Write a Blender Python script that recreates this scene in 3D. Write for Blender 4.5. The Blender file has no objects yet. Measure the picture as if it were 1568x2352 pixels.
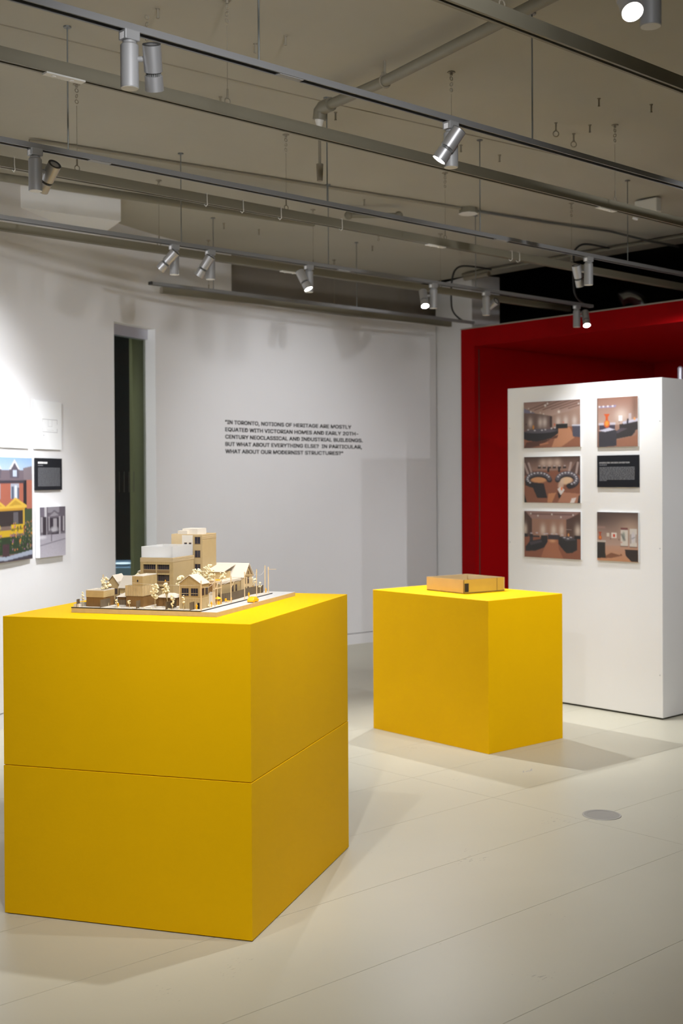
import bpy, bmesh, math, random
import numpy as np
from mathutils import Vector, Matrix
random.seed(7)
D = bpy.data
SC = bpy.context.scene
COL = SC.collection
PI = math.pi
def rad(a): return a*PI/180

# ------------------------------------------------------------------ camera, world, exposure
# world X runs along the lighting tracks, Y across them, camera stands at the origin
TH = rad(42.3)
def camaxes(pitch=0.0097, roll=-0.0053):
    f = Vector((0, math.cos(pitch), -math.sin(pitch))); r = Vector((1, 0, 0)); u = r.cross(f)
    c, s = math.cos(roll), math.sin(roll)
    r2 = r*c+u*s; u2 = u*c-r*s
    rot = Matrix.Rotation(-TH, 3, 'Z')
    return rot@r2, rot@u2, rot@f
R_, U_, F_ = camaxes()
cam_d = D.cameras.new('camera'); cam = D.objects.new('camera', cam_d); COL.objects.link(cam)
M = Matrix((R_, U_, -F_)).transposed().to_4x4(); M.translation = (0, 0, 1.5)
cam.matrix_world = M
cam_d.sensor_fit = 'VERTICAL'; cam_d.sensor_height = 36; cam_d.sensor_width = 24
cam_d.lens = 36*2810.8/2352
cam_d.shift_y = -49.15/2352
cam_d.clip_start = .05; cam_d.clip_end = 100
cam_d.dof.use_dof = True; cam_d.dof.focus_distance = 4.45; cam_d.dof.aperture_fstop = 4.0
SC.camera = cam
w = D.worlds.new('world'); SC.world = w; w.use_nodes = True
w.node_tree.nodes['Background'].inputs[0].default_value = (.8, .85, 1, 1)
w.node_tree.nodes['Background'].inputs[1].default_value = 0.02
SC.view_settings.view_transform = 'Standard'; SC.view_settings.look = 'None'
SC.view_settings.exposure = 0.08; SC.view_settings.gamma = 1.0
SC.view_settings.use_curve_mapping = False
LIGHT = 1.0                      # overall lamp level

# ------------------------------------------------------------------ helpers
def lin(c):
    return tuple(((x/255)/12.92 if x/255 <= .04045 else ((x/255+.055)/1.055)**2.4) for x in c)
MATS = {}
def mat(name, col, rough=.5, metal=0., noise=0., nscale=6., bump=0., bscale=40., trans=0., emit=None, estr=0., spec=.5, alpha=1., coat=0.):
    m = D.materials.new(name); m.use_nodes = True; nt = m.node_tree; b = nt.nodes['Principled BSDF']
    b.inputs['Base Color'].default_value = (*col, 1); b.inputs['Roughness'].default_value = rough
    b.inputs['Metallic'].default_value = metal; b.inputs['Specular IOR Level'].default_value = spec
    b.inputs['Transmission Weight'].default_value = trans
    b.inputs['Alpha'].default_value = alpha; b.inputs['Coat Weight'].default_value = coat
    if emit:
        b.inputs['Emission Color'].default_value = (*emit, 1); b.inputs['Emission Strength'].default_value = estr
    if noise or bump:
        tc = nt.nodes.new('ShaderNodeTexCoord')
    if noise:
        n = nt.nodes.new('ShaderNodeTexNoise'); n.inputs['Scale'].default_value = nscale; n.inputs['Detail'].default_value = 5
        nt.links.new(tc.outputs['Object'], n.inputs['Vector'])
        mx = nt.nodes.new('ShaderNodeMix'); mx.data_type = 'RGBA'
        mx.inputs[6].default_value = (*[max(0, x*(1-noise)) for x in col], 1)
        mx.inputs[7].default_value = (*[min(1, x*(1+noise)) for x in col], 1)
        nt.links.new(n.outputs['Fac'], mx.inputs[0]); nt.links.new(mx.outputs[2], b.inputs['Base Color'])
    if bump:
        n2 = nt.nodes.new('ShaderNodeTexNoise'); n2.inputs['Scale'].default_value = bscale; n2.inputs['Detail'].default_value = 4
        nt.links.new(tc.outputs['Object'], n2.inputs['Vector'])
        bp = nt.nodes.new('ShaderNodeBump'); bp.inputs['Strength'].default_value = bump; bp.inputs['Distance'].default_value = .01
        nt.links.new(n2.outputs['Fac'], bp.inputs['Height']); nt.links.new(bp.outputs['Normal'], b.inputs['Normal'])
    MATS[name] = m
    return m
def clad(name, col, line, freq, width=.14, axis='xy', rough=.6):
    """thin wooden sheet with engraved board lines (upright if axis 'xy', level if 'z')"""
    m = mat(name, col, rough); nt = m.node_tree; b = nt.nodes['Principled BSDF']; N = nt.nodes.new; L = nt.links.new
    tc = N('ShaderNodeTexCoord'); sp = N('ShaderNodeSeparateXYZ'); L(tc.outputs['Object'], sp.inputs[0])
    ad = N('ShaderNodeMath'); ad.operation = 'ADD'
    if axis == 'xy': L(sp.outputs[0], ad.inputs[0]); L(sp.outputs[1], ad.inputs[1])
    else: L(sp.outputs[2], ad.inputs[0]); ad.inputs[1].default_value = 0.0007
    mu = N('ShaderNodeMath'); mu.operation = 'MULTIPLY'; mu.inputs[1].default_value = freq; L(ad.outputs[0], mu.inputs[0])
    fr = N('ShaderNodeMath'); fr.operation = 'FRACT'; L(mu.outputs[0], fr.inputs[0])
    lt = N('ShaderNodeMath'); lt.operation = 'LESS_THAN'; lt.inputs[1].default_value = width; L(fr.outputs[0], lt.inputs[0])
    n = N('ShaderNodeTexNoise'); n.inputs['Scale'].default_value = 60; L(tc.outputs['Object'], n.inputs['Vector'])
    m1 = N('ShaderNodeMix'); m1.data_type = 'RGBA'; m1.inputs[6].default_value = (*[x*.85 for x in col], 1); m1.inputs[7].default_value = (*[min(1, x*1.12) for x in col], 1)
    L(n.outputs['Fac'], m1.inputs[0])
    m2 = N('ShaderNodeMix'); m2.data_type = 'RGBA'; L(lt.outputs[0], m2.inputs[0]); L(m1.outputs[2], m2.inputs[6]); m2.inputs[7].default_value = (*line, 1)
    L(m2.outputs[2], b.inputs['Base Color'])
    return m

class MB:
    def __init__(s): s.v = []; s.f = []
    def add(s, vs, fs):
        o = len(s.v); s.v += [tuple(p) for p in vs]; s.f += [tuple(i+o for i in f) for f in fs]; return s
    def box(s, x0, x1, y0, y1, z0, z1):
        vs = [(x, y, z) for z in (z0, z1) for y in (y0, y1) for x in (x0, x1)]
        return s.add(vs, [(0, 2, 3, 1), (4, 5, 7, 6), (0, 1, 5, 4), (2, 6, 7, 3), (0, 4, 6, 2), (1, 3, 7, 5)])
    def rings(s, rings, cap0=True, cap1=True):
        n = len(rings[0]); vs = [p for r in rings for p in r]; fs = []
        for i in range(len(rings)-1):
            for j in range(n):
                k = (j+1) % n
                fs.append((i*n+j, i*n+k, (i+1)*n+k, (i+1)*n+j))
        if cap0: fs.append(tuple(range(n-1, -1, -1)))
        if cap1: fs.append(tuple((len(rings)-1)*n+j for j in range(n)))
        return s.add(vs, fs)
    def lathe(s, p0, d, prof, seg=20, cap0=True, cap1=True):
        """profile = (distance along d, radius)"""
        p0 = Vector(p0); d = Vector(d).normalized(); a = d.orthogonal().normalized(); b = d.cross(a)
        return s.rings([[p0+d*t+(a*math.cos(2*PI*j/seg)+b*math.sin(2*PI*j/seg))*r for j in range(seg)] for t, r in prof], cap0, cap1)
    def cyl(s, p0, p1, r, seg=16, r1=None):
        p0 = Vector(p0); p1 = Vector(p1); d = p1-p0
        return s.lathe(p0, d, [(0, r), (d.length, r if r1 is None else r1)], seg)
    def tube(s, pts, r, seg=8, rs=None):
        pts = [Vector(p) for p in pts]; rings = []
        prev = None
        for i, p in enumerate(pts):
            t = (pts[min(i+1, len(pts)-1)]-pts[max(i-1, 0)]).normalized()
            if prev is None: a = t.orthogonal().normalized()
            else: a = (prev-t*prev.dot(t)).normalized()
            prev = a; b = t.cross(a); rr = rs[i] if rs else r
            rings.append([p+(a*math.cos(2*PI*j/seg)+b*math.sin(2*PI*j/seg))*rr for j in range(seg)])
        return s.rings(rings)
    def ball(s, c, r, sub=1, sz=1.):
        bm = bmesh.new(); bmesh.ops.create_icosphere(bm, subdivisions=sub, radius=r)
        vs = [(c[0]+v.co.x, c[1]+v.co.y, c[2]+v.co.z*sz) for v in bm.verts]; fs = [tuple(v.index for v in f.verts) for f in bm.faces]; bm.free()
        return s.add(vs, fs)
    def prism(s, poly, axis, a0, a1):
        """poly of 2D points extruded along axis; other axes keep cyclic order"""
        def P(q, a):
            return {'x': (a, q[0], q[1]), 'y': (q[0], a, q[1]), 'z': (q[0], q[1], a)}[axis]
        return s.rings([[P(q, a0) for q in poly], [P(q, a1) for q in poly]])
    def torus(s, c, axis, R, r, seg=12, sub=6):
        c = Vector(c); d = Vector(axis).normalized(); a = d.orthogonal().normalized(); b = d.cross(a)
        pts = []
        for i in range(seg):
            t = 2*PI*i/seg; rd = a*math.cos(t)+b*math.sin(t)
            pts.append([c+rd*(R+r*math.cos(2*PI*j/sub))+d*r*math.sin(2*PI*j/sub) for j in range(sub)])
        return s.rings(pts+[pts[0]], False, False)
    def build(s, name, m, parent=None, smooth=False, loc=None, bevel=0., fix=True):
        me = D.meshes.new(name); me.from_pydata(s.v, [], s.f)
        if fix:
            bm = bmesh.new(); bm.from_mesh(me); bmesh.ops.recalc_face_normals(bm, faces=bm.faces[:]); bm.to_mesh(me); bm.free()
        me.materials.append(MATS[m] if isinstance(m, str) else m)
        if smooth:
            me.shade_smooth() if hasattr(me, 'shade_smooth') else None
            me.set_sharp_from_angle(angle=rad(35))
        me.update()
        o = D.objects.new(name, me); COL.objects.link(o)
        if parent is not None: o.parent = parent
        if loc is not None: o.location = loc
        if bevel:
            bv = o.modifiers.new('bevel', 'BEVEL'); bv.width = bevel; bv.segments = 2; bv.limit_method = 'ANGLE'
        return o
def tag(o, label, cat, group=None, kind=None):
    if label: o['label'] = label
    if cat: o['category'] = cat
    if group: o['group'] = group
    if kind: o['kind'] = kind
    return o
def structure(o, label=None):
    o['kind'] = 'structure'
    if label: o['label'] = label
    return o
def thing(name, label, cat, loc=(0, 0, 0), rz=0., group=None):
    o = D.objects.new(name, None); COL.objects.link(o); o.empty_display_size = .05
    o.location = loc; o.rotation_euler = (0, 0, rz)
    return tag(o, label, cat, group)
def copy_of(o, parent, loc=None):
    c = o.copy(); COL.objects.link(c); c.parent = parent
    if loc is not None: c.location = loc
    return c

# ------------------------------------------------------------------ materials
mat('white_wall', (.80, .80, .80), .55, noise=.02, nscale=3, bump=.03, bscale=60)
mat('white_paint', (.82, .82, .80), .45, noise=.015, nscale=4)
mat('ceiling_paint', (.40, .375, .30), .8, noise=.09, nscale=1.6, bump=.12, bscale=18)
mat('beige_metal', (.195, .178, .128), .5, noise=.05, nscale=9)
mat('concrete_brown', (.30, .27, .225), .85, noise=.15, nscale=3, bump=.2, bscale=20)
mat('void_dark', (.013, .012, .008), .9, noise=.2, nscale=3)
mat('red_paint', (.27, .002, .003), .6, noise=.04, nscale=3, spec=.03)
mat('yellow_paint', (.93, .52, .0), .6, noise=.03, nscale=5, bump=.04, bscale=90, spec=.1)
mat('gap_brown', (.055, .02, .012), .8)
mat('dark_gap', (.012, .010, .008), .8)
mat('track_grey', (.22, .22, .218), .5, metal=.2)
mat('slot_black', (.006, .006, .006), .6)
mat('lamp_silver', (.46, .46, .46), .38, metal=.7)
mat('lamp_grey', (.30, .30, .295), .5, metal=.2)
mat('fin_grey', (.20, .20, .19), .5, metal=.3)
mat('lamp_dark', (.03, .03, .03), .5)
mat('rod_steel', (.22, .23, .22), .4, metal=.6)
mat('wire_beige', (.26, .23, .17), .6)
mat('lens_on', (1, 1, 1), .3, emit=(1, .97, .90), estr=40)
mat('lens_bright', (1, 1, 1), .3, emit=(1, .98, .95), estr=120)
mat('clip_white', (.72, .71, .66), .5)
mat('cable_black', (.03, .03, .03), .5)
mat('duct_silver', (.62, .62, .62), .25, metal=.9)
mat('red_cap', (.35, .03, .03), .5)
mat('black_board', (.014, .015, .019), .65, spec=.15)
mat('paper_white', (.86, .88, .88), .5)
mat('ink_grey', (.42, .43, .44), .7)
mat('ink_light', (.17, .175, .19), .6)
mat('ink_white', (.9, .9, .9), .6)
mat('ink_black', (.016, .015, .016), .6)
mat('glass_green', (.80, .86, .80), .03, trans=1., spec=.5)
MATS['glass_green'].node_tree.nodes['Principled BSDF'].inputs['IOR'].default_value = 1.1
mat('pier_green', (.42, .44, .28), .6)
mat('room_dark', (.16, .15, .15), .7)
mat('table_blue', (.20, .28, .38), .2)
mat('header_metal', (.48, .48, .54), .4, metal=.4)
mat('drain_metal', (.33, .32, .29), .5, metal=.2, noise=.05, nscale=20)
mat('drain_ring', (.45, .44, .40), .4, metal=.3)
mat('tray_wood', (.60, .40, .13), .35, noise=.08, nscale=14, coat=.3)
mat('tray_face', (.56, .38, .07), .16, noise=.06, nscale=10, coat=.6)
mat('tray_inside', (.60, .44, .22), .6, noise=.06, nscale=14)
mat('tray_edge', (.10, .05, .015), .6)
# floor panels: off-white resin with faint mottling and small scuffs
def floor_mat():
    m = mat('floor_panel', (.64, .60, .52), .38, bump=.02, bscale=120); nt = m.node_tree; N = nt.nodes.new; L = nt.links.new
    b = nt.nodes['Principled BSDF']
    g = N('ShaderNodeNewGeometry')
    n = N('ShaderNodeTexNoise'); n.inputs['Scale'].default_value = 1.3; n.inputs['Detail'].default_value = 6; L(g.outputs['Position'], n.inputs['Vector'])
    m1 = N('ShaderNodeMix'); m1.data_type = 'RGBA'; m1.inputs[6].default_value = (.535, .512, .398, 1); m1.inputs[7].default_value = (.605, .58, .462, 1); L(n.outputs['Fac'], m1.inputs[0])
    mp = N('ShaderNodeMapping'); mp.inputs['Rotation'].default_value = (0, 0, .75); mp.inputs['Scale'].default_value = (38, 110, 1); L(g.outputs['Position'], mp.inputs[0])
    v = N('ShaderNodeTexNoise'); v.inputs['Scale'].default_value = 1.; v.inputs['Detail'].default_value = 3; L(mp.outputs[0], v.inputs['Vector'])
    big = N('ShaderNodeTexNoise'); big.inputs['Scale'].default_value = 3.2; L(g.outputs['Position'], big.inputs['Vector'])
    ml = N('ShaderNodeMath'); ml.operation = 'MULTIPLY'; L(v.outputs['Fac'], ml.inputs[0]); L(big.outputs['Fac'], ml.inputs[1])
    rp = N('ShaderNodeValToRGB'); rp.color_ramp.elements[0].position = .435; rp.color_ramp.elements[0].color = (0, 0, 0, 1); rp.color_ramp.elements[1].position = .475; rp.color_ramp.elements[1].color = (.55, .55, .55, 1)
    L(ml.outputs[0], rp.inputs[0])
    m2 = N('ShaderNodeMix'); m2.data_type = 'RGBA'; L(rp.outputs[0], m2.inputs[0]); L(m1.outputs[2], m2.inputs[6]); m2.inputs[7].default_value = (.25, .235, .20, 1)
    L(m2.outputs[2], b.inputs['Base Color'])
floor_mat()
# print: colours carried by the sheet's own vertices
pm = mat('photo_print', (.5, .5, .5), .38)
at = pm.node_tree.nodes.new('ShaderNodeAttribute'); at.attribute_name = 'ink'
pm.node_tree.links.new(at.outputs['Color'], pm.node_tree.nodes['Principled BSDF'].inputs['Base Color'])

# ------------------------------------------------------------------ setting
CU, CV, CR = 7.355, 1.573, 6.548          # centre and radius of the curved wall
ZC = 3.34
def arc_pt(phi, r=CR): return (CU+r*math.cos(rad(phi)), CV+r*math.sin(rad(phi)))
def arc_slab(mb, p0, p1, z0, z1, r0=CR, r1=CR+.115, step=.6):
    n = max(1, int(round(abs(p1-p0)/step)))
    rings = []
    for i in range(n+1):
        p = p0+(p1-p0)*i/n; a = arc_pt(p, r0); b = arc_pt(p, r1)
        rings.append([(*a, z0), (*b, z0), (*b, z1), (*a, z1)])
    mb.rings(rings)
# floor: slab with separate panels
fl = structure(MB().box(-4.2, 11.5, -4.6, 12.5, -.20, -.010).build('floor', 'dark_gap'), 'off-white panelled gallery floor')
PW = .5270; V0 = 2.183; U0 = 4.375; PL = 3.1; GAP = .0016
tile = MB().box(-PL/2+GAP/2, PL/2-GAP/2, -PW/2+GAP/2, PW/2-GAP/2, -.010, 0).build('floor_panel', 'floor_panel', fl)
first = True
for i in range(-3, 3):
    for j in range(-13, 20):
        x = U0+PL*(i+.5); y = V0+PW*(j+.5)
        if x-PL/2 > 11.4 or x+PL/2 < -4.1 or y > 12.4 or y < -4.5: continue
        if first: tile.location = (x, y, 0); first = False
        else: copy_of(tile, fl, (x, y, 0))
# ceiling
ce = structure(MB().box(-4.2, 8.36, -4.6, 10.2, ZC, ZC+.25).build('ceiling', 'ceiling_paint'), 'beige painted concrete ceiling')
# curved back wall with door opening and low stretch
PH_END, PH_REC, PH_DR, PH_DL, PH_ST = 79.75, 101.29, 109.55, 114.05, 136.0
b = MB()
arc_slab(b, PH_END, PH_REC, .1, 2.965)
arc_slab(b, PH_REC, PH_DR, .1, ZC)
arc_slab(b, PH_DR, PH_DL, 2.632, ZC)
arc_slab(b, PH_DL, PH_ST, .1, ZC)
structure(b.build('wall_back', 'white_wall'), 'white curved gallery wall')
b = MB()
arc_slab(b, PH_END, PH_DR, 0, .093, CR+.004, CR+.1); arc_slab(b, PH_DL, PH_ST, 0, .093, CR+.004, CR+.1)
structure(b.build('baseboard_back', 'white_wall'))
b = MB(); arc_slab(b, PH_END-3, PH_REC+3, 2.3, ZC, CR+.22, CR+.4)
structure(b.build('wall_concrete', 'concrete_brown'), 'bare concrete seen above the low stretch of wall')
# straight continuation on the left, behind the camera and to the right
px, py = arc_pt(PH_ST)
def wall_seg(name, a, c, z0=0, z1=ZC, t=.12, m='white_wall'):
    a = Vector((*a, 0)); c = Vector((*c, 0)); d = (c-a).normalized(); n = Vector((-d.y, d.x, 0))*t
    b = MB(); b.rings([[a+Vector((0, 0, z0)), c+Vector((0, 0, z0)), c+n+Vector((0, 0, z0)), a+n+Vector((0, 0, z0))],
                       [a+Vector((0, 0, z1)), c+Vector((0, 0, z1)), c+n+Vector((0, 0, z1)), a+n+Vector((0, 0, z1))]])
    return structure(b.build(name, m))
tx, ty = -math.sin(rad(PH_ST)), math.cos(rad(PH_ST))
e1 = (px+tx*8.2, py+ty*8.2)
wall_seg('wall_left', e1, (px, py), t=.12)
wall_seg('wall_rear', e1, (e1[0], -4.5), t=-.12)
wall_seg('wall_front', (e1[0], -4.5), (8.6, -4.5), t=-.12)
wall_seg('wall_right', (8.5, -4.5), (8.5, 1.6), t=-.12)
wall_seg('wall_return', (8.36, 7.419), (8.532, 8.03), t=-.30, z1=ZC)
# dark void beyond the ceiling edge
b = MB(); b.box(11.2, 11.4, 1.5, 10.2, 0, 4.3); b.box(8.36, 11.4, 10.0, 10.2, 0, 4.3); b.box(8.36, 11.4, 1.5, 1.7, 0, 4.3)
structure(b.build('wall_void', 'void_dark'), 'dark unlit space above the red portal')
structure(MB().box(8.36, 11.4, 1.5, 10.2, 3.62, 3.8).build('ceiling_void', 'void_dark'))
structure(MB().box(8.36, 8.50, 1.5, 7.42, ZC, 3.62).build('trim_1', 'ceiling_paint'))
# white bulkhead box under the ceiling at the left
def bulk():
    z0 = 3.198; a = Vector((3.0, 7.05)); c = Vector((4.352, 6.919)); d = Vector((4.60, 7.75)); e = Vector((3.0, 7.9))
    b = MB(); b.rings([[(*p, z0) for p in (a, c, d, e)], [(*p, ZC) for p in (a, c, d, e)]])
    structure(b.build('trim_2', 'white_paint'), 'white boxed bulkhead under the ceiling')
bulk()
# doorway: header rail, glass leaf, pier and dark room beyond
RG = CR+.09
b = MB(); arc_slab(b, PH_DR+.02, PH_DL-.02, 2.555, 2.632, RG-.02, RG+.04)
structure(b.build('trim_3', 'header_metal'), 'grey metal rail over the glass door')
dr = thing('door_1', None, None); del_keys = None
structure(dr, 'frameless glass door in the curved wall')
b = MB(); arc_slab(b, PH_DR+.05, PH_DL-.05, .01, 2.555, RG, RG+.008, step=3)
b.build('glass_leaf', 'glass_green', dr)
for k in range(5):
    p = 110.9+.52*k
    b = MB(); arc_slab(b, p, p+.05, 1.41, 1.56, RG-.002, RG-.0005, step=1)
    o = b.build('glass_mark', 'rod_steel', dr)
def rp(phi, r): return arc_pt(phi, r)
def radial_box(name, p0, p1, r0, r1, z0, z1, m):
    b = MB(); arc_slab(b, p0, p1, z0, z1, r0, r1, step=2); return b.build(name, m)
structure(radial_box('wall_pier', 101.5, 108.68, CR+.30, CR+.33, 0, 3.0, 'pier_green'), 'olive grey pier behind the glass door')
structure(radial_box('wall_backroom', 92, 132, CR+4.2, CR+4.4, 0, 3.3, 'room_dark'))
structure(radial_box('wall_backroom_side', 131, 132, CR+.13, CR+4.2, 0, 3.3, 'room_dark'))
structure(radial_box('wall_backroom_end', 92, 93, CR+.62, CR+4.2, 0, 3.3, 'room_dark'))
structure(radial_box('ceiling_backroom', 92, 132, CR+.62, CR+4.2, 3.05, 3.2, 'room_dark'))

# red portal
rp_t = thing('red_portal', 'tall dark red boxed portal behind the white display panel', 'portal', (8.0, 7.228, 0))
def red():
    # local: x into the depth, y measured towards smaller v (negative)
    tilt = math.atan2(.035, 1)
    b = MB(); b.box(0, 2.6, -.161, 0, 0, 2.797); b.build('side_wall', 'red_paint', rp_t)
    b = MB(); b.box(0, 2.6, -4.6, -.161, 2.642, 2.797); b.build('lintel', 'red_paint', rp_t)
    b = MB(); b.box(2.6, 2.7, -4.6, 0, 0, 2.797); b.build('back_wall', 'red_paint', rp_t)
    b = MB(); b.box(0, 2.6, -4.6, -4.45, 0, 2.642); b.build('side_wall', 'red_paint', rp_t)
    b = MB(); b.box(-.003, .012, -4.6, .004, 2.797, 2.806); b.build('top_edge', 'concrete_brown', rp_t)
    b = MB(); b.box(.05, .062, -.1625, -.1605, 0, 2.62); b.build('shadow_gap', 'gap_brown', rp_t)
red()
rp_t.rotation_euler = (0, 0, rad(-2.2))

# ------------------------------------------------------------------ tracks and struts
ZT, ZB = 2.837, 2.9375
TW, THh = .036, .021
def rail_profile(wd, h, s, d):
    return [(-wd/2, 0), (-wd/2, -h), (-s/2, -h), (-s/2, -h+d), (s/2, -h+d), (s/2, -h), (wd/2, -h), (wd/2, 0)]
def track(v, u0, u1, rods, conns, label, endcap=False):
    t = thing('lighting_track', label, 'track', (u0, v, ZT), group='suspended lighting tracks')
    L = u1-u0
    MB().prism(rail_profile(TW, THh, .025, .014), 'x', 0, L).build('rail', 'track_grey', t)
    MB().box(.002, L-.002, -.0125, .0125, -.0085, -.0072).build('slot', 'slot_black', t)
    for r in rods:
        MB().cyl((r-u0, 0, 0), (r-u0, 0, ZC-ZT), .0032, 8).lathe((r-u0, 0, ZC-ZT-.006), (0, 0, 1), [(0, .016), (.006, .016)], 10).build('suspension_rod', 'rod_steel', t)
    for c in conns:
        MB().box(c-u0-.05, c-u0+.05, -.0125, .0125, -THh-.002, -THh+.013).build('connector', 'lamp_grey', t)
    if endcap:
        MB().box(-.012, 0, -TW/2, TW/2, -THh, 0).build('end_cap', 'lamp_dark', t)
    MB().box(L, L+.012, -TW/2, TW/2, -THh, 0).build('end_cap', 'lamp_grey', t)
    return t
track(1.785, -2.5, 7.9, [-.1, 1.2, 2.5, 3.8], [], 'grey lighting track nearest the camera, above the upper right corner')
track(3.085, -1.0, 7.9, [1.15, 2.459, 3.84, 5.2, 6.5], [2.587], 'grey lighting track over the tall yellow pedestal, carrying two spotlights')
track(4.425, .2, 7.9, [1.2, 2.537, 3.943, 5.056, 6.436], [2.682, 5.23], 'grey lighting track running between the two pedestals')
track(5.72, 1.9, 7.824, [2.7, 3.993, 5.105, 6.487], [5.237], 'grey lighting track with the most spotlights, in front of the curved wall')
track(6.98, 4.625, 7.869, [5.144, 6.523], [], 'short grey lighting track hanging closest to the wall quotation', True)
def strut(v, u0, u1, cables, conns, ties, label, endcap=False):
    t = thing('ceiling_strut', label, 'strut', (u0, v, ZB), group='beige slotted ceiling struts')
    L = u1-u0; H = .046
    MB().prism(rail_profile(.036, H, .015, .02), 'x', 0, L).build('channel', 'beige_metal', t)
    MB().box(.002, L-.002, -.0075, .0075, -.030, -.0285).build('slot', 'slot_black', t)
    for c in cables:
        x = c-u0; top = ZC-ZB
        m = MB().cyl((x, 0, .05), (x, 0, top-.10), .0013, 6)
        m.build('cable', 'wire_beige', t)
        k = MB()
        for q in range(3): k.torus((x, 0, top-.03-.026*q), (1, 0, 0) if q % 2 else (0, 1, 0), .0085, .0022, 10, 5)
        k.lathe((x, 0, top-.016), (0, 0, 1), [(0, .006), (.012, .006), (.0121, .018), (.016, .018)], 8)
        k.build('chain', 'wire_beige', t)
        MB().torus((x, 0, .012), (0, 1, 0), .013, .0025, 12, 6).cyl((x, 0, .025), (x, 0, .06), .004, 6).build('hook', 'wire_beige', t)
    for c in conns:
        MB().box(c-u0-.075, c-u0+.075, -.016, .016, -H-.006, -H).lathe((c-u0-.04, 0, -H-.010), (0, 0, 1), [(0, .008), (.006, .008)], 10).lathe((c-u0+.03, 0, -H-.010), (0, 0, 1), [(0, .008), (.006, .008)], 10).build('joint_plate', 'clip_white', t)
    for c in ties:
        MB().tube([(c-u0, -.020, .004), (c-u0, -.021, -.03), (c-u0+.004, -.018, -H-.006), (c-u0+.008, .0, -H-.012), (c-u0+.004, .021, -H+.01), (c-u0, .02, .004), (c-u0, -.020, .004)], .0022, 6).build('cable_tie', 'clip_white', t)
    if endcap: MB().box(-.004, 0, -.018, .018, -H, 0).build('end_cap', 'concrete_brown', t)
    return t
strut(2.446, -2.0, 8.3, [.3, 1.6, 2.9, 4.2], [], [], 'beige slotted strut crossing the upper right corner')
strut(3.772, -.4, 8.3, [1.55, 2.852, 4.118, 5.374, 6.75], [2.149, 5.297], [], 'beige slotted strut behind the first spotlight')
strut(5.04, .9, 8.3, [1.7, 2.936, 4.198, 5.442, 6.683], [5.357], [2.608, 3.663, 3.893, 4.146, 4.583, 6.041, 6.114], 'beige slotted strut bound with white cable ties')
strut(6.32, 2.2, 8.35, [2.97, 4.247, 5.501, 6.77], [5.291], [], 'beige slotted strut just behind the row of spotlights')
strut(7.66, 5.167, 8.335, [5.6, 6.9], [], [], 'short beige slotted strut nearest the curved wall', True)
tag(MB().tube([(2.86, 6.20, 3.15), (3.12, 6.175, 3.15), (4.08, 6.08, 3.15), (5.2, 5.97, 3.15)], .0235, 12).build('ceiling_pipe', 'beige_metal', smooth=True), 'beige pipe under the ceiling behind the strut with cable ties, upper left', 'pipe')

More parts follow.
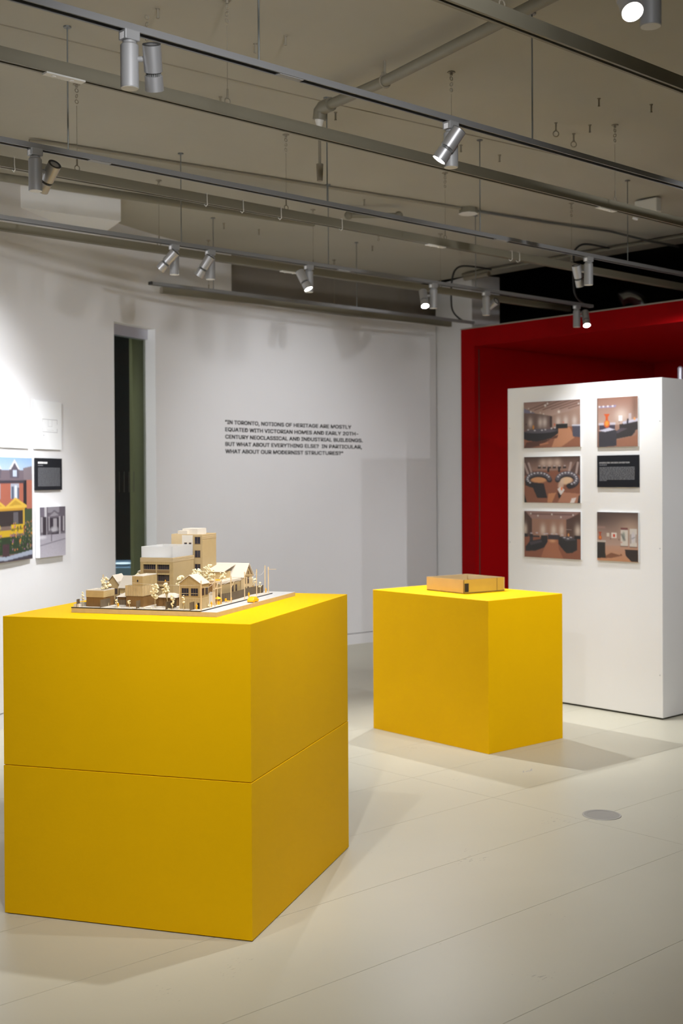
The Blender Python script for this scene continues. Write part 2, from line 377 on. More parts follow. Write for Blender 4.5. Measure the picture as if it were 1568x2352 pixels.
# ------------------------------------------------------------------ spotlights
GS = 'silver track spotlights'
def spotlight(label, u, v, aim, side, lens='lens_on', power=0., size=52, blend=1., head_drop=.052, warm=(1, 1.01, 1.06), rsize=.02):
    """aim: world point lit; side: +1/-1 picks which side of the body carries the head"""
    zt = ZT-THh
    t = thing('track_spotlight', label, 'spotlight', (u, v, zt), group=GS)
    BR = .0268
    ad = MB().box(-.026, .026, -.0195, .0195, -.027, .004); ad.build('track_adapter', 'lamp_grey', t, bevel=.004)
    MB().box(-.0265, -.0260, -.010, .010, -.025, -.006).build('rating_label', 'ink_white', t)
    MB().lathe((0, 0, -.028), (0, 0, -1), [(0, .020), (.006, .020), (.008, BR-.003), (.012, BR), (.136, BR), (.137, BR-.0015)], 32).build('driver_body', 'lamp_grey', t, smooth=True)
    MB().lathe((0, 0, -.1648), (0, 0, -1), [(0, BR-.0015), (.0008, BR-.0015)], 32).build('body_cap', 'clip_white', t)
    a = Vector(aim)-Vector((u, v, zt-.1)); az = math.atan2(a.y, a.x)
    pdir = Vector((math.cos(az+side*PI/2), math.sin(az+side*PI/2), 0))
    hc = pdir*.068+Vector((0, 0, -.028-head_drop))
    d = (Vector(aim)-(Vector((u, v, zt))+hc)).normalized()
    MB().cyl(pdir*BR*.9+Vector((0, 0, -.028-head_drop)), pdir*(.068-.02)+Vector((0, 0, -.028-head_drop)), .0085, 14).build('pivot', 'lamp_grey', t, smooth=True)
    HR = .0272
    hd = MB().lathe(hc-d*.042, d, [(0, HR-.004), (.0015, HR), (.078, HR), (.0785, HR-.004)], 32, cap0=False); 
    hd.lathe(hc-d*.040, d, [(0, HR-.006), (.002, HR-.006)], 24)
    h = hd.build('lamp_head', 'lamp_silver', t, smooth=True)
    MB().lathe(hc-d*.0425, d, [(0, HR-.0005), (.003, HR-.0005), (.003, HR-.009), (0, HR-.009), (0, HR-.0005)], 32, False, False).build('rear_ring', 'lamp_dark', h)
    fins = MB()
    fins.cyl(hc+d*.034, hc+d*.052, .016, 16)
    aa = d.orthogonal().normalized(); bb = d.cross(aa)
    for k in range(24):
        q = aa*math.cos(2*PI*k/24)+bb*math.sin(2*PI*k/24); q2 = d.cross(q)*.0008
        fins.rings([[hc+d*z_+q*.013+q2*s1 for s1 in (-1, 1)]+[hc+d*z_+q*.0222+q2*s1 for s1 in (1, -1)] for z_ in (.034, .051)])
    fins.build('cooling_fins', 'fin_grey', h)
    MB().lathe(hc+d*.047, d, [(0, HR-.007), (.0, HR-.0015), (.001, HR-.0005), (.043, HR+.0005), (.0435, HR-.0015), (.040, HR-.003)], 32, True, False).build('lens_barrel', 'lamp_silver', h, smooth=True)
    MB().lathe(hc+d*.0865, d, [(0, HR-.002), (.001, HR-.002)], 32).build('lens', lens, h)
    if power:
        ld = D.lights.new('spot_beam', 'SPOT'); ld.energy = power*LIGHT; ld.spot_size = rad(size); ld.spot_blend = blend
        ld.shadow_soft_size = rsize; ld.color = warm
        lo = D.objects.new('spot_beam', ld); COL.objects.link(lo); lo.parent = h
        lo.location = hc+d*.105
        lo.rotation_euler = d.to_track_quat('-Z', 'Y').to_euler()
    return t
P1C = (2.67, 3.79, 1.06)
S = spotlight
# beam strengths, in the order the fixtures are hung below
POW = [60, 60, 104, 54, 140, 165, 115, 76, 66, 95, 40, 160, 38, 60, 136, 122, 74, 28, 16, 8, 48, 30, 200, 350]
_n = [0]
def nextp():
    _n[0] += 1
    return POW[_n[0]-1]
S('silver spotlight over the left front of the tall pedestal, lens turned away', 1.974, 3.085, P1C, -1, power=nextp(), size=66)
S('silver spotlight near the upper left edge, its head half hidden behind its body', 2.389, 4.425, (2.40, 5.85, 1.5), -1, power=nextp(), size=70)
S('silver spotlight at upper centre with its lit lens turned left', 3.364, 3.085, (2.5, 3.85, 1.05), 1, power=nextp(), size=72)
S('left one of the paired silver spotlights above the glass door, tilted left', 3.945, 5.72, (3.25, 6.6, 1.6), 1, power=nextp(), size=95)
S('right one of the paired silver spotlights above the glass door, tilted left', 4.195, 5.72, (3.73, 6.36, 1.62), 1, power=nextp(), size=78)
S('silver spotlight above the quotation with its lit lens turned right', 4.942, 5.72, (5.2, 4.65, .8), -1, power=nextp(), size=80)
S('silver spotlight right of the quotation, lit lens facing the camera', 6.056, 5.72, (5.35, 4.75, .8), -1, 'lens_bright', power=nextp(), size=80)
S('silver spotlight above the left end of the red portal, head turned away', 6.597, 5.72, (6.6, 8.0, 1.55), -1, power=nextp(), size=84)
S('silver spotlight hanging close in front of the white display panel', 6.032, 4.425, (6.70, 4.62, 1.35), 1, power=nextp(), size=76)
S('silver spotlight in front of the red lintel, lit lens facing the camera', 7.647, 5.72, (6.8, 4.6, .3), 1, 'lens_bright', power=nextp(), size=76)
S('dazzling lit spotlight cut off by the upper right corner of the photo', 2.70, 1.785, (1.75, .55, .75), -1, 'lens_bright', power=nextp(), size=80)
# unseen fixtures beyond the frame, most of them added for fill light
track(.485, -2.8, 7.9, [-1.4, -.1, 1.2, 2.5, 3.8, 5.1], [], 'added unseen grey lighting track behind the camera')
def extra(label, u, v, aim, size=76, side=1, rs=.02):
    return spotlight(label, u, v, aim, side, power=nextp(), size=size, rsize=rs)
extra('added silver spotlight left of the frame on the second track, aimed at the house photograph', 1.5, 4.425, (3.1, 6.5, 1.7), 80)
extra('added silver spotlight left of the frame on the third track, close to the wall', 2.76, 5.72, (3.35, 6.75, 1.5), 100)
extra('added silver spotlight right of the frame on the nearest track, aimed at the tall pedestal', 3.7, 1.785, (2.9, 3.45, .5), 72)
extra('added silver spotlight above the camera aimed at the right side of the tall pedestal', 1.2, 1.785, (2.9, 3.4, .5), 80)
extra('silver spotlight right of the frame on the nearest track, aimed at the low pedestal', 5.08, 1.785, (6.1, 5.6, 1.2), 86)
extra('silver spotlight right of the frame on the first track, above the low pedestal', 5.25, 3.085, (5.4, 4.7, .5), 62)
extra('added silver spotlight above the camera on its left aimed at the tall pedestal', -.2, 1.785, (1.9, 3.6, .5), 80)
extra('added silver spotlight behind the camera aimed at the open floor in front', 2.5, .485, (3.7, 2.7, 0), 92)
extra('added silver spotlight behind the camera on the left aimed at the near floor', .5, .485, (1.9, 2.6, .2), 92)
extra('added silver spotlight behind the camera on the far right', 4.6, .485, (5.7, 2.7, 0), 92)
extra('added silver spotlight right of the frame beside the white panel', 6.9, 3.085, (6.9, 3.7, .2), 92)
extra('added silver spotlight hidden behind the white panel, aimed into the red portal', 7.45, 4.425, (8.9, 5.6, .6), 110)
extra('added silver spotlight behind the camera aimed high at the quotation wall', 1.2, .485, (5.1, 7.7, 2.35), 50, rs=.16)

# ------------------------------------------------------------------ pedestals
p1 = thing('pedestal', 'tall wide yellow pedestal of two stacked boxes carrying the wooden town model', 'pedestal', (2.440, 3.122, 0), rad(30.2))
PX, PY, PZ, PS = 1.06, .9208, 1.0313, .5164
MB().box(0, PX, 0, PY, .003, PS-.0011).build('lower_box', 'yellow_paint', p1, bevel=.0015)
MB().box(.0008, PX-.0008, .0008, PY-.0008, PS+.0011, PZ).build('upper_box', 'yellow_paint', p1, bevel=.0015)
MB().box(.012, PX-.012, .012, PY-.012, 0, PS+.05).build('inner_core', 'dark_gap', p1)
p2 = thing('pedestal', 'lower yellow pedestal standing before the white panel, with an open wooden tray on top', 'pedestal', (5.045, 4.368, 0), rad(-1.93))
MB().box(0, .6226, 0, .9379, 0, .8335).build('box', 'yellow_paint', p2, bevel=.002)

# open tray on the second pedestal
tr = thing('wooden_tray', 'shallow open wooden tray with a small black square on its side', 'tray', (5.249, 4.731, .8345), rad(-5.8))
TS, TH_, tk = .325, .079, .005
MB().box(0, TS, 0, TS, 0, .004).build('base', 'tray_edge', tr)
MB().box(0, tk, 0, TS, .004, TH_).build('side_panel', 'tray_wood', tr)
MB().box(TS-tk, TS, 0, TS, .004, TH_).build('side_panel', 'tray_inside', tr)
MB().box(tk, TS-tk, TS-tk, TS, .004, TH_).build('side_panel', 'tray_inside', tr)
MB().box(tk, TS*.81, 0, tk, .004, TH_).build('side_panel', 'tray_face', tr)
MB().box(TS*.815, TS-tk, 0, tk, .004, TH_).build('side_panel', 'tray_face', tr)
MB().box(-.001, .004, -.001, .0, .004, TH_).build('corner_joint', 'tray_edge', tr)
MB().box(.008, .040, -.0012, 0, .008, .058).build('door_opening', 'ink_black', tr)
MB().box(TS*.809, TS*.816, -.0008, .004, .004, TH_).build('corner_joint', 'tray_edge', tr)

# ------------------------------------------------------------------ white display panel
pn = thing('exhibition_stand', 'freestanding white display panel holding five photographs and a black text board', 'panel', (6.527, 4.241, 0))
PT = .62
MB().box(0, PT, 0, 1.2274, .012, 2.1138).build('panel_body', 'white_paint', pn, bevel=.003)
MB().box(.02, PT-.02, .02, 1.2074, 0, .012).build('plinth', 'dark_gap', pn)
for (v, z) in ((5.451, 1.84), (4.257, 1.845), (5.452, 1.058), (4.26, 1.059), (4.262, .276)):
    MB().lathe((.0005, v-4.241, z), (-1, 0, 0), [(0, .0045), (.002, .0035)], 10).build('screw_cap', 'ink_grey', pn)

# ------------------------------------------------------------------ printed pictures
class Pic:
    def __init__(s, w, h, col=(120, 100, 90)):
        s.w, s.h = w, h; s.a = np.zeros((h, w, 3)); s.a[:] = lin(col)
        yy, xx = np.mgrid[0:h, 0:w]; s.x = (xx+.0)/(w-1); s.y = (yy+.0)/(h-1)
    def mixm(s, m, col, op=1.):
        m = np.clip(m, 0, 1)[..., None]*op; s.a = s.a*(1-m)+np.array(lin(col))*m; return s
    def grad(s, c0, c1, y0=0, y1=1):
        t = np.clip((s.y-y0)/(y1-y0), 0, 1)[..., None]; m = ((s.y >= y0) & (s.y <= y1))[..., None]
        g = np.array(lin(c0))*(1-t)+np.array(lin(c1))*t; s.a = np.where(m, g, s.a); return s
    def poly(s, pts, col, op=1.):
        ins = np.zeros(s.x.shape, bool); n = len(pts); j = n-1
        for i in range(n):
            xi, yi = pts[i]; xj, yj = pts[j]
            if yi != yj:
                c = ((yi > s.y) != (yj > s.y)) & (s.x < (xj-xi)*(s.y-yi)/(yj-yi)+xi); ins ^= c
            j = i
        return s.mixm(ins.astype(float), col, op)
    def rect(s, x0, y0, x1, y1, col, op=1.): return s.poly([(x0, y0), (x1, y0), (x1, y1), (x0, y1)], col, op)
    def ell(s, cx, cy, rx, ry, col, soft=.15, op=1.):
        d = np.sqrt(((s.x-cx)/rx)**2+((s.y-cy)/ry)**2); return s.mixm((1-d)/soft, col, op)
    def glow(s, cx, cy, rx, ry, col, op=1.):
        d2 = ((s.x-cx)/rx)**2+((s.y-cy)/ry)**2; return s.mixm(np.exp(-d2*2), col, op)
    def line(s, x0, y0, x1, y1, wd, col, op=1.):
        dx, dy = x1-x0, y1-y0; L = dx*dx+dy*dy; t = np.clip(((s.x-x0)*dx+(s.y-y0)*dy)/L, 0, 1)
        d = np.hypot(s.x-x0-t*dx, s.y-y0-t*dy); return s.mixm(1-(d-wd*.5)/(wd*.5), col, op)
    def noise(s, amp, seed=1):
        r = np.random.default_rng(seed); n = r.random((s.h, s.w)); n = (n+np.roll(n, 1, 0)+np.roll(n, 1, 1))/3
        s.a = np.clip(s.a*(1+amp*(n[..., None]-.5)), 0, 1)
        q = np.pad(s.a, ((1, 1), (1, 1), (0, 0)), 'edge'); s.a = (q[:-2, 1:-1]+q[2:, 1:-1]+q[1:-1, :-2]+q[1:-1, 2:]+2*q[1:-1, 1:-1])/6
        s.a = s.a*.82; return s
def print_sheet(pic, wd, ht, parent, place, name='print'):
    """place(x01, y01 from top) -> local point"""
    h, w_ = pic.h, pic.w
    vs = [place(i/(w_-1), j/(h-1)) for j in range(h) for i in range(w_)]
    fs = [(j*w_+i, j*w_+i+1, (j+1)*w_+i+1, (j+1)*w_+i) for j in range(h-1) for i in range(w_-1)]
    me = D.meshes.new(name); me.from_pydata(vs, [], fs); me.materials.append(MATS['photo_print'])
    ca = me.color_attributes.new('ink', 'FLOAT_COLOR', 'POINT')
    buf = np.ones((h*w_, 4), np.float32); buf[:, :3] = pic.a.reshape(-1, 3); ca.data.foreach_set('color', buf.ravel())
    o = D.objects.new(name, me); COL.objects.link(o); o.parent = parent
    return o

W1, H1 = 168, 112
def gallery_wall(p, y0, y1, glows):
    p.grad((92, 66, 54), (176, 150, 136), y0, y1)
    for x in glows: p.glow(x, (y0+y1)/2+.06, .07, .16, (222, 206, 192), .9)
def pic_oval():
    p = Pic(W1, H1); p.grad((150, 118, 106), (186, 158, 144), 0, .33)
    for k in range(6): p.line(.05+.15*k, .18+.0*k, .5+.17*k, .0, .013, (96, 66, 56), .8)
    p.poly([(0, .2), (0, .8), (.5, .8), (.5, .32)], (112, 90, 82)); p.poly([(.5, .32), (1, .18), (1, .8), (.5, .8)], (168, 138, 122))
    for x in (.12, .3, .38, .62, .75, .9): p.glow(x, .45, .055, .14, (216, 200, 190), .9)
    p.poly([(0, .13), (.22, .25), (0, .23)], (120, 116, 138)); p.rect(.47, .33, .51, .56, (70, 52, 46))
    p.poly([(.0, .62), (1, .55), (1, 1), (0, 1)], (150, 96, 70)); p.poly([(.62, .6), (.82, .58), (.9, .8), (.66, 1), (.5, 1)], (196, 138, 102))
    p.poly([(.05, .87), (.6, .8), (.62, .72), (.3, .95), (.1, 1), (0, 1)], (92, 56, 42)); p.line(.3, .93, .43, .9, .02, (196, 130, 96))
    p.rect(.58, .50, .78, .6, (32, 32, 30)); p.poly([(.86, .55), (1, .55), (1, .80), (.87, .78)], (78, 78, 92)); p.line(.87, .54, 1, .545, .02, (210, 210, 222))
    p.poly([(0, .64), (.62, .58), (.62, .70), (.5, .80), (.25, .86), (.08, .84), (0, .80)], (38, 36, 37)); p.ell(.30, .635, .33, .055, (92, 88, 96), .3)
    for x, y in ((.08, .6), (.2, .62), (.33, .62), (.39, .61), (.5, .59), (.56, .58)): p.ell(x, y, .022, .018, (215, 210, 214), .6)
    p.ell(.175, .55, .02, .06, (214, 140, 40), .5); p.ell(.555, .51, .016, .035, (208, 100, 60), .5); p.ell(.71, .47, .014, .022, (220, 120, 100), .5)
    for x, y, r in ((.39, .09, .026), (.43, .05, .02), (.13, .21, .018), (.63, .24, .03), (.09, .14, .014), (.36, .27, .014), (.97, .09, .018), (.3, .24, .012)): p.ell(x, y, r, r*1.4, (246, 240, 230), .9)
    p.ell(.045, .48, .01, .03, (40, 34, 30), .5)
    return p.noise(.06, 3)
def pic_rings():
    p = Pic(W1, H1); p.grad((70, 50, 42), (150, 118, 104), 0, .3); p.rect(0, .3, 1, 1, (140, 88, 64))
    for x in (.35, .47, .6): p.glow(x, .14, .09, .12, (206, 180, 162), .9)
    p.poly([(0, 0), (.18, .35), (0, .42)], (92, 68, 60)); p.poly([(1, 0), (.82, .32), (1, .42)], (88, 64, 56))
    for x0, x1 in ((.08, .14), (.0, .07), (.84, .80), (.96, .93)): p.line(x0, .14, x1, .36, .025, (188, 166, 158), .8)
    for x in (.28, .37, .46, .55, .64, .73): p.rect(x-.03, .22, x+.03, .26, (34, 28, 28)); p.ell(x, .2, .025, .02, (186, 172, 170), .7)
    for x in (.44, .63): p.rect(x-.017, .26, x+.017, .34, (26, 24, 24))
    p.ell(.27, .47, .18, .11, (208, 150, 102), .3); p.ell(.75, .5, .13, .12, (226, 190, 152), .3); p.line(.68, .5, .66, .64, .06, (214, 186, 164), .8)
    def ring(cx, cy, rx, ry, a0, a1, t, col):
        for k in range(30):
            a = rad(a0+(a1-a0)*k/29); p.ell(cx+rx*math.cos(a), cy-ry*math.sin(a), t, t*1.15, col, .3)
    ring(.26, .52, .2, .13, 5, 225, .055, (42, 38, 40)); ring(.26, .49, .2, .13, 5, 225, .042, (88, 84, 90))
    ring(.77, .52, .165, .13, 175, -75, .055, (42, 38, 42)); ring(.77, .49, .165, .13, 175, -75, .042, (92, 88, 98))
    p.poly([(.02, .52), (.18, .56), (.36, .58), (.42, .9), (.24, .9), (.16, .68), (.02, .62)], (40, 35, 37)); p.ell(.83, .63, .09, .06, (40, 36, 40), .3)
    r = random.Random(4)
    for k in range(12):
        a = rad(20+200*k/11); p.ell(.26+.2*math.cos(a), .48-.13*math.sin(a), .022, .02, (226, 222, 228), .7)
        a = rad(160-220*k/11); p.ell(.77+.165*math.cos(a), .48-.13*math.sin(a), .022, .02, (226, 222, 228), .7)
    p.poly([(.6, .7), (.66, .65), (.73, .72), (.66, .83)], (222, 216, 212)); p.ell(.675, .695, .022, .05, (236, 120, 50), .5); p.poly([(.6, .74), (.66, .84), (.72, .76), (.69, .88), (.62, .9)], (40, 32, 32))
    p.poly([(.44, .8), (.58, .78), (.5, 1), (.42, 1)], (196, 134, 92)); p.poly([(.7, .77), (1, .8), (1, 1), (.6, 1)], (182, 126, 98)); p.poly([(.85, .9), (.93, .88), (.89, 1), (.82, 1)], (230, 220, 214))
    p.poly([(0, .8), (.05, 1), (0, 1)], (30, 26, 24)); p.poly([(.97, .85), (1, .8), (1, 1), (.95, 1)], (40, 32, 28))
    return p.noise(.06, 5)
def pic_hall():
    p = Pic(W1, H1); p.rect(0, 0, 1, .6, (108, 76, 62)); p.rect(.13, .17, .76, .56, (156, 116, 96))
    p.poly([(.03, 0), (1, 0), (.78, .17), (.14, .17)], (150, 118, 110)); p.poly([(.1, .05), (.9, .05), (.85, .08), (.12, .08)], (116, 86, 80))
    p.poly([(0, 0), (.14, .17), (.14, .56), (0, .6)], (78, 54, 44)); p.poly([(1, .04), (.75, .17), (.75, .56), (1, .6)], (86, 62, 52))
    for x, w_ in ((.34, .06), (.53, .06), (.67, .05), (.02, .04), (.95, .06)): p.glow(x, .40, w_*1.1, .17, (212, 194, 178), .95)
    p.rect(0, .55, 1, 1, (138, 84, 60)); p.poly([(.42, .6), (.6, .6), (.62, .8), (.7, 1), (.3, 1)], (166, 106, 76)); p.ell(.51, .63, .08, .05, (214, 158, 116), .8)
    p.rect(.43, .50, .64, .6, (58, 50, 56)); p.rect(.1, .5, .16, .68, (56, 50, 54)); p.rect(0, .49, .06, .56, (36, 32, 32)); p.rect(.89, .5, 1, .57, (38, 34, 36)); p.rect(.1, .53, .28, .56, (48, 42, 42))
    p.poly([(.02, .78), (.1, .65), (.3, .6), (.3, .52), (.42, .52), (.42, .66), (.36, .78), (.2, .86), (.02, .87)], (38, 35, 36)); p.poly([(.09, .67), (.3, .62), (.33, .66), (.12, .74)], (70, 62, 68))
    p.poly([(.62, .54), (.84, .54), (.94, .58), (.94, .8), (.85, .87), (.75, .88), (.66, .76), (.61, .68)], (40, 37, 36)); p.poly([(.64, .53), (.84, .53), (.93, .59), (.75, .62)], (72, 68, 72))
    for x, y in ((.13, .48), (.23, .47), (.37, .49), (.41, .48), (.5, .48), (.58, .48), (.68, .5), (.72, .55), (.78, .57), (.83, .54)): p.ell(x, y, .032, .016, (196, 192, 200), .7)
    p.ell(.79, .49, .02, .045, (224, 152, 84), .6); p.line(.74, .38, .84, .38, .006, (170, 146, 136))
    for x, y in ((.12, .055), (.5, .065), (.87, .07), (.25, .1), (.66, .12)): p.ell(x, y, .018, .026, (240, 232, 224), .9)
    return p.noise(.06, 7)
W2, H2 = 112, 112
def vase(p, cx, cy, s, c0=(244, 158, 62), c1=(206, 92, 44)):
    p.ell(cx, cy, .078*s, .085*s, c1, .2); p.ell(cx, cy-.01*s, .062*s, .065*s, c0, .5); p.poly([(cx-.03*s, cy-.06*s), (cx+.03*s, cy-.06*s), (cx+.028*s, cy-.13*s), (cx+.07*s, cy-.19*s), (cx-.07*s, cy-.19*s), (cx-.028*s, cy-.13*s)], c1)
def pic_vase():
    p = Pic(W2, H2); p.grad((146, 106, 90), (190, 160, 144), 0, .55); p.rect(0, .55, 1, 1, (160, 122, 104)); p.glow(.6, .38, .22, .2, (216, 196, 182), .9); p.glow(.93, .2, .12, .5, (110, 80, 66), .7)
    p.poly([(.03, .2), (.1, .17), (.48, .16), (.46, .2)], (150, 140, 166)); [p.ell(x, .175, .03, .022, (244, 240, 238), .7) for x in (.16, .27, .39, .06)]
    p.rect(.54, .37, .63, .48, (240, 238, 236)); p.rect(.06, .52, .45, .64, (74, 66, 80)); p.line(.06, .53, .44, .53, .03, (206, 200, 210))
    p.poly([(.55, .55), (.7, .53), (1, .5), (1, .66), (.94, .68), (.93, .72), (.85, .79), (.48, .84), (.45, .68), (.55, .66)], (54, 50, 50)); p.poly([(.45, .69), (.6, .62), (.75, .64), (.5, .73)], (88, 80, 86))
    p.line(.66, .52, 1, .47, .035, (200, 198, 212)); p.line(.76, .46, .75, .52, .03, (50, 46, 56)); p.ell(.92, .45, .03, .04, (232, 160, 96), .5); p.rect(.78, .34, .84, .46, (206, 200, 206), .6)
    p.poly([(.04, .68), (.45, .65), (.48, .68), (.48, .98), (.04, 1)], (60, 58, 64)); p.poly([(.04, .66), (.3, .61), (.45, .65), (.2, .69)], (208, 206, 220)); p.poly([(.48, .86), (.95, .78), (1, .7), (1, 1), (.48, 1)], (158, 108, 84))
    vase(p, .245, .53, 1.05); p.ell(.55, .5, .012, .016, (70, 56, 48), .5)
    p.rect(0, 0, .02, 1, (110, 80, 70)); return p.noise(.05, 9)
def pic_frames():
    p = Pic(W2, H2); p.grad((84, 66, 60), (182, 152, 136), 0, .68); p.glow(.8, .35, .35, .25, (188, 160, 138), .8); p.glow(.0, .1, .5, .25, (78, 62, 56), .9); p.grad((186, 146, 124), (196, 140, 100), .68, 1.0)
    p.rect(0, .29, .2, .34, (158, 126, 116), .8); p.rect(.24, .43, .30, .5, (214, 202, 186)); p.rect(.355, .415, .48, .53, (232, 222, 210)); p.rect(.395, .445, .45, .505, (206, 72, 42))
    p.rect(.58, .31, .75, .69, (214, 206, 194)); p.rect(.58, .31, .75, .36, (120, 64, 64)); p.ell(.65, .49, .05, .12, (146, 152, 142), .5); p.line(.6, .45, .68, .56, .03, (110, 112, 108), .7); p.ell(.6, .61, .025, .02, (200, 134, 120), .6)
    p.rect(.80, .33, .97, .70, (214, 206, 196)); p.ell(.88, .5, .05, .14, (208, 202, 206), .5); p.line(.82, .45, .82, .62, .015, (110, 92, 90), .7); p.line(.95, .45, .95, .6, .015, (120, 92, 86), .7); p.line(.85, .53, .92, .5, .014, (120, 116, 120), .7)
    p.line(.58, .69, .75, .69, .014, (110, 86, 74)); p.line(.8, .7, .97, .7, .014, (110, 86, 74))
    p.ell(.335, .545, .014, .016, (72, 58, 46), .5); p.ell(.54, .555, .012, .025, (82, 60, 52), .5)
    p.poly([(.2, .9), (.35, .83), (.55, .87), (.6, .84), (.62, .88), (.35, .94), (0, .96)], (132, 86, 62)); p.poly([(0, .62), (.2, .62), (.21, .94), (0, .95)], (40, 36, 32)); p.line(0, .6, .2, .6, .025, (196, 186, 176))
    p.poly([(.68, .75), (1, .75), (1, 1), (.84, 1), (.7, .88)], (46, 40, 40)); vase(p, .075, .53, .62, (226, 130, 46), (170, 70, 34)); return p.noise(.05, 11)
def pic_house():
    p = Pic(96, 178); p.grad((150, 186, 226), (196, 214, 236), 0, .16)
    p.rect(.0, .12, .72, .24, (120, 108, 116)); p.poly([(.66, .1), (1, .08), (1, .24), (.68, .24)], (134, 122, 128)); p.rect(0, .24, .66, .50, (176, 104, 84)); p.rect(.78, .22, 1, .52, (182, 112, 92)); p.rect(.66, .22, .78, .7, (40, 36, 42))
    p.poly([(.14, .11), (.34, .02), (.52, .11), (.5, .2), (.17, .2)], (98, 92, 104)); p.poly([(.12, .115), (.34, .015), (.54, .115), (.47, .115), (.34, .05), (.2, .115)], (222, 222, 226)); p.rect(.27, .12, .42, .185, (196, 210, 230))
    p.line(.0, .235, .68, .235, .02, (64, 60, 70)); p.rect(.18, .25, .5, .4, (172, 178, 192)); p.rect(.22, .28, .30, .4, (92, 104, 124)); p.rect(.33, .27, .42, .4, (220, 226, 236)); p.rect(.44, .29, .5, .4, (92, 104, 124))
    p.poly([(.0, .47), (.36, .385), (.78, .465), (.78, .49), (.0, .49)], (226, 186, 74)); p.poly([(.12, .465), (.36, .41), (.6, .46)], (196, 156, 56)); p.rect(0, .49, .72, .51, (198, 150, 52))
    p.rect(0, .51, .66, .66, (54, 46, 46)); p.rect(.28, .53, .46, .64, (98, 94, 98)); p.rect(.64, .5, .71, .66, (206, 170, 60)); p.rect(.2, .645, .66, .74, (214, 178, 36)); p.line(.2, .69, .66, .69, .01, (160, 128, 24)); p.rect(0, .70, .2, .82, (206, 170, 40))
    p.rect(.7, .5, 1, .8, (62, 78, 52)); p.rect(0, .76, 1, .93, (44, 62, 40)); r = random.Random(3)
    for k in range(160):
        c = r.choice([(70, 104, 60), (38, 54, 34), (96, 116, 72), (224, 168, 60), (176, 110, 150), (206, 120, 70), (60, 90, 52), (150, 140, 120)]); p.ell(r.uniform(.15, 1), r.uniform(.62, .9), r.uniform(.012, .035), r.uniform(.007, .016), c, .6)
    p.rect(0, .83, .12, .95, (72, 50, 56)); p.poly([(0, .95), (1, .91), (1, .965), (0, 1)], (168, 178, 196)); p.poly([(0, .985), (1, .955), (1, 1), (0, 1)], (66, 62, 72)); return p.noise(.1, 2)
def pic_bw():
    p = Pic(72, 126, (120, 116, 124)); p.rect(0, 0, 1, .5, (104, 98, 108)); p.rect(.18, 0, .26, .56, (206, 204, 208)); p.rect(.0, .0, .17, .18, (120, 114, 126)); p.rect(.3, .0, .75, .12, (150, 146, 154))
    p.poly([(.26, .2), (.56, .06), (.84, .18), (.84, .22), (.28, .22)], (112, 106, 116)); p.poly([(.36, .19), (.56, .1), (.74, .18)], (158, 154, 160)); p.rect(.3, .22, .8, .56, (62, 56, 66)); p.rect(.52, .24, .66, .44, (170, 166, 172)); p.rect(.33, .2, .38, .55, (176, 172, 178)); p.rect(.74, .2, .79, .62, (186, 182, 188)); p.rect(.1, .2, .24, .56, (64, 58, 66)); p.rect(.03, .2, .1, .5, (176, 172, 178)); p.rect(.84, .2, .97, .52, (66, 60, 70)); p.rect(.9, .2, .95, .5, (190, 186, 190))
    p.ell(.55, .46, .2, .08, (186, 184, 190), .6); p.rect(.3, .48, .44, .62, (110, 106, 112)); p.grad((176, 172, 182), (196, 192, 202), .56, 1); p.line(0, .76, 1, .66, .012, (128, 124, 134)); p.line(.44, .5, .44, .68, .02, (96, 92, 100)); p.line(.3, .53, .74, .5, .014, (92, 88, 98)); p.ell(.1, .6, .2, .05, (220, 218, 224), .7); return p.noise(.22, 6)

def board_on_panel(label, v1, v0, z0, z1, pic, name='photo_print', cat='photograph'):
    """v1 is the left edge as seen from the front (larger v)"""
    t = thing(name, label, cat, (6.527, (v0+v1)/2, (z0+z1)/2), group='boards on the white display panel')
    hw, hh = (v1-v0)/2, (z1-z0)/2
    MB().box(-.0125, -.0005, -hw, hw, -hh, hh).build('board', 'paper_white' if pic else 'black_board', t)
    if pic: print_sheet(pic, 2*hw, 2*hh, t, lambda x, y: (-.0128, hw-2*hw*x, hh-2*hh*y))
    return t, hw, hh
board_on_panel('photograph of a dark oval display island under striped ceiling, top left on the white panel', 5.3165, 4.847, 1.70, 2.010, pic_oval())
board_on_panel('photograph of two ring-shaped dark displays seen from above, middle left on the white panel', 5.3145, 4.8485, 1.332, 1.6405, pic_rings())
board_on_panel('photograph of a hall with curved dark benches, bottom left on the white panel', 5.3155, 4.8465, .9635, 1.2755, pic_hall())
board_on_panel('square photograph of an orange vase on a dark plinth, top right on the white panel', 4.7155, 4.4075, 1.6925, 2.0085, pic_vase())
board_on_panel('square photograph of framed pictures and a red print, bottom right on the white panel', 4.718, 4.4075, .967, 1.278, pic_frames())
tb, hw, hh = board_on_panel('small black text board between the two square photographs on the white panel', 4.7165, 4.4055, 1.437, 1.640, None, 'text_board', 'sign')

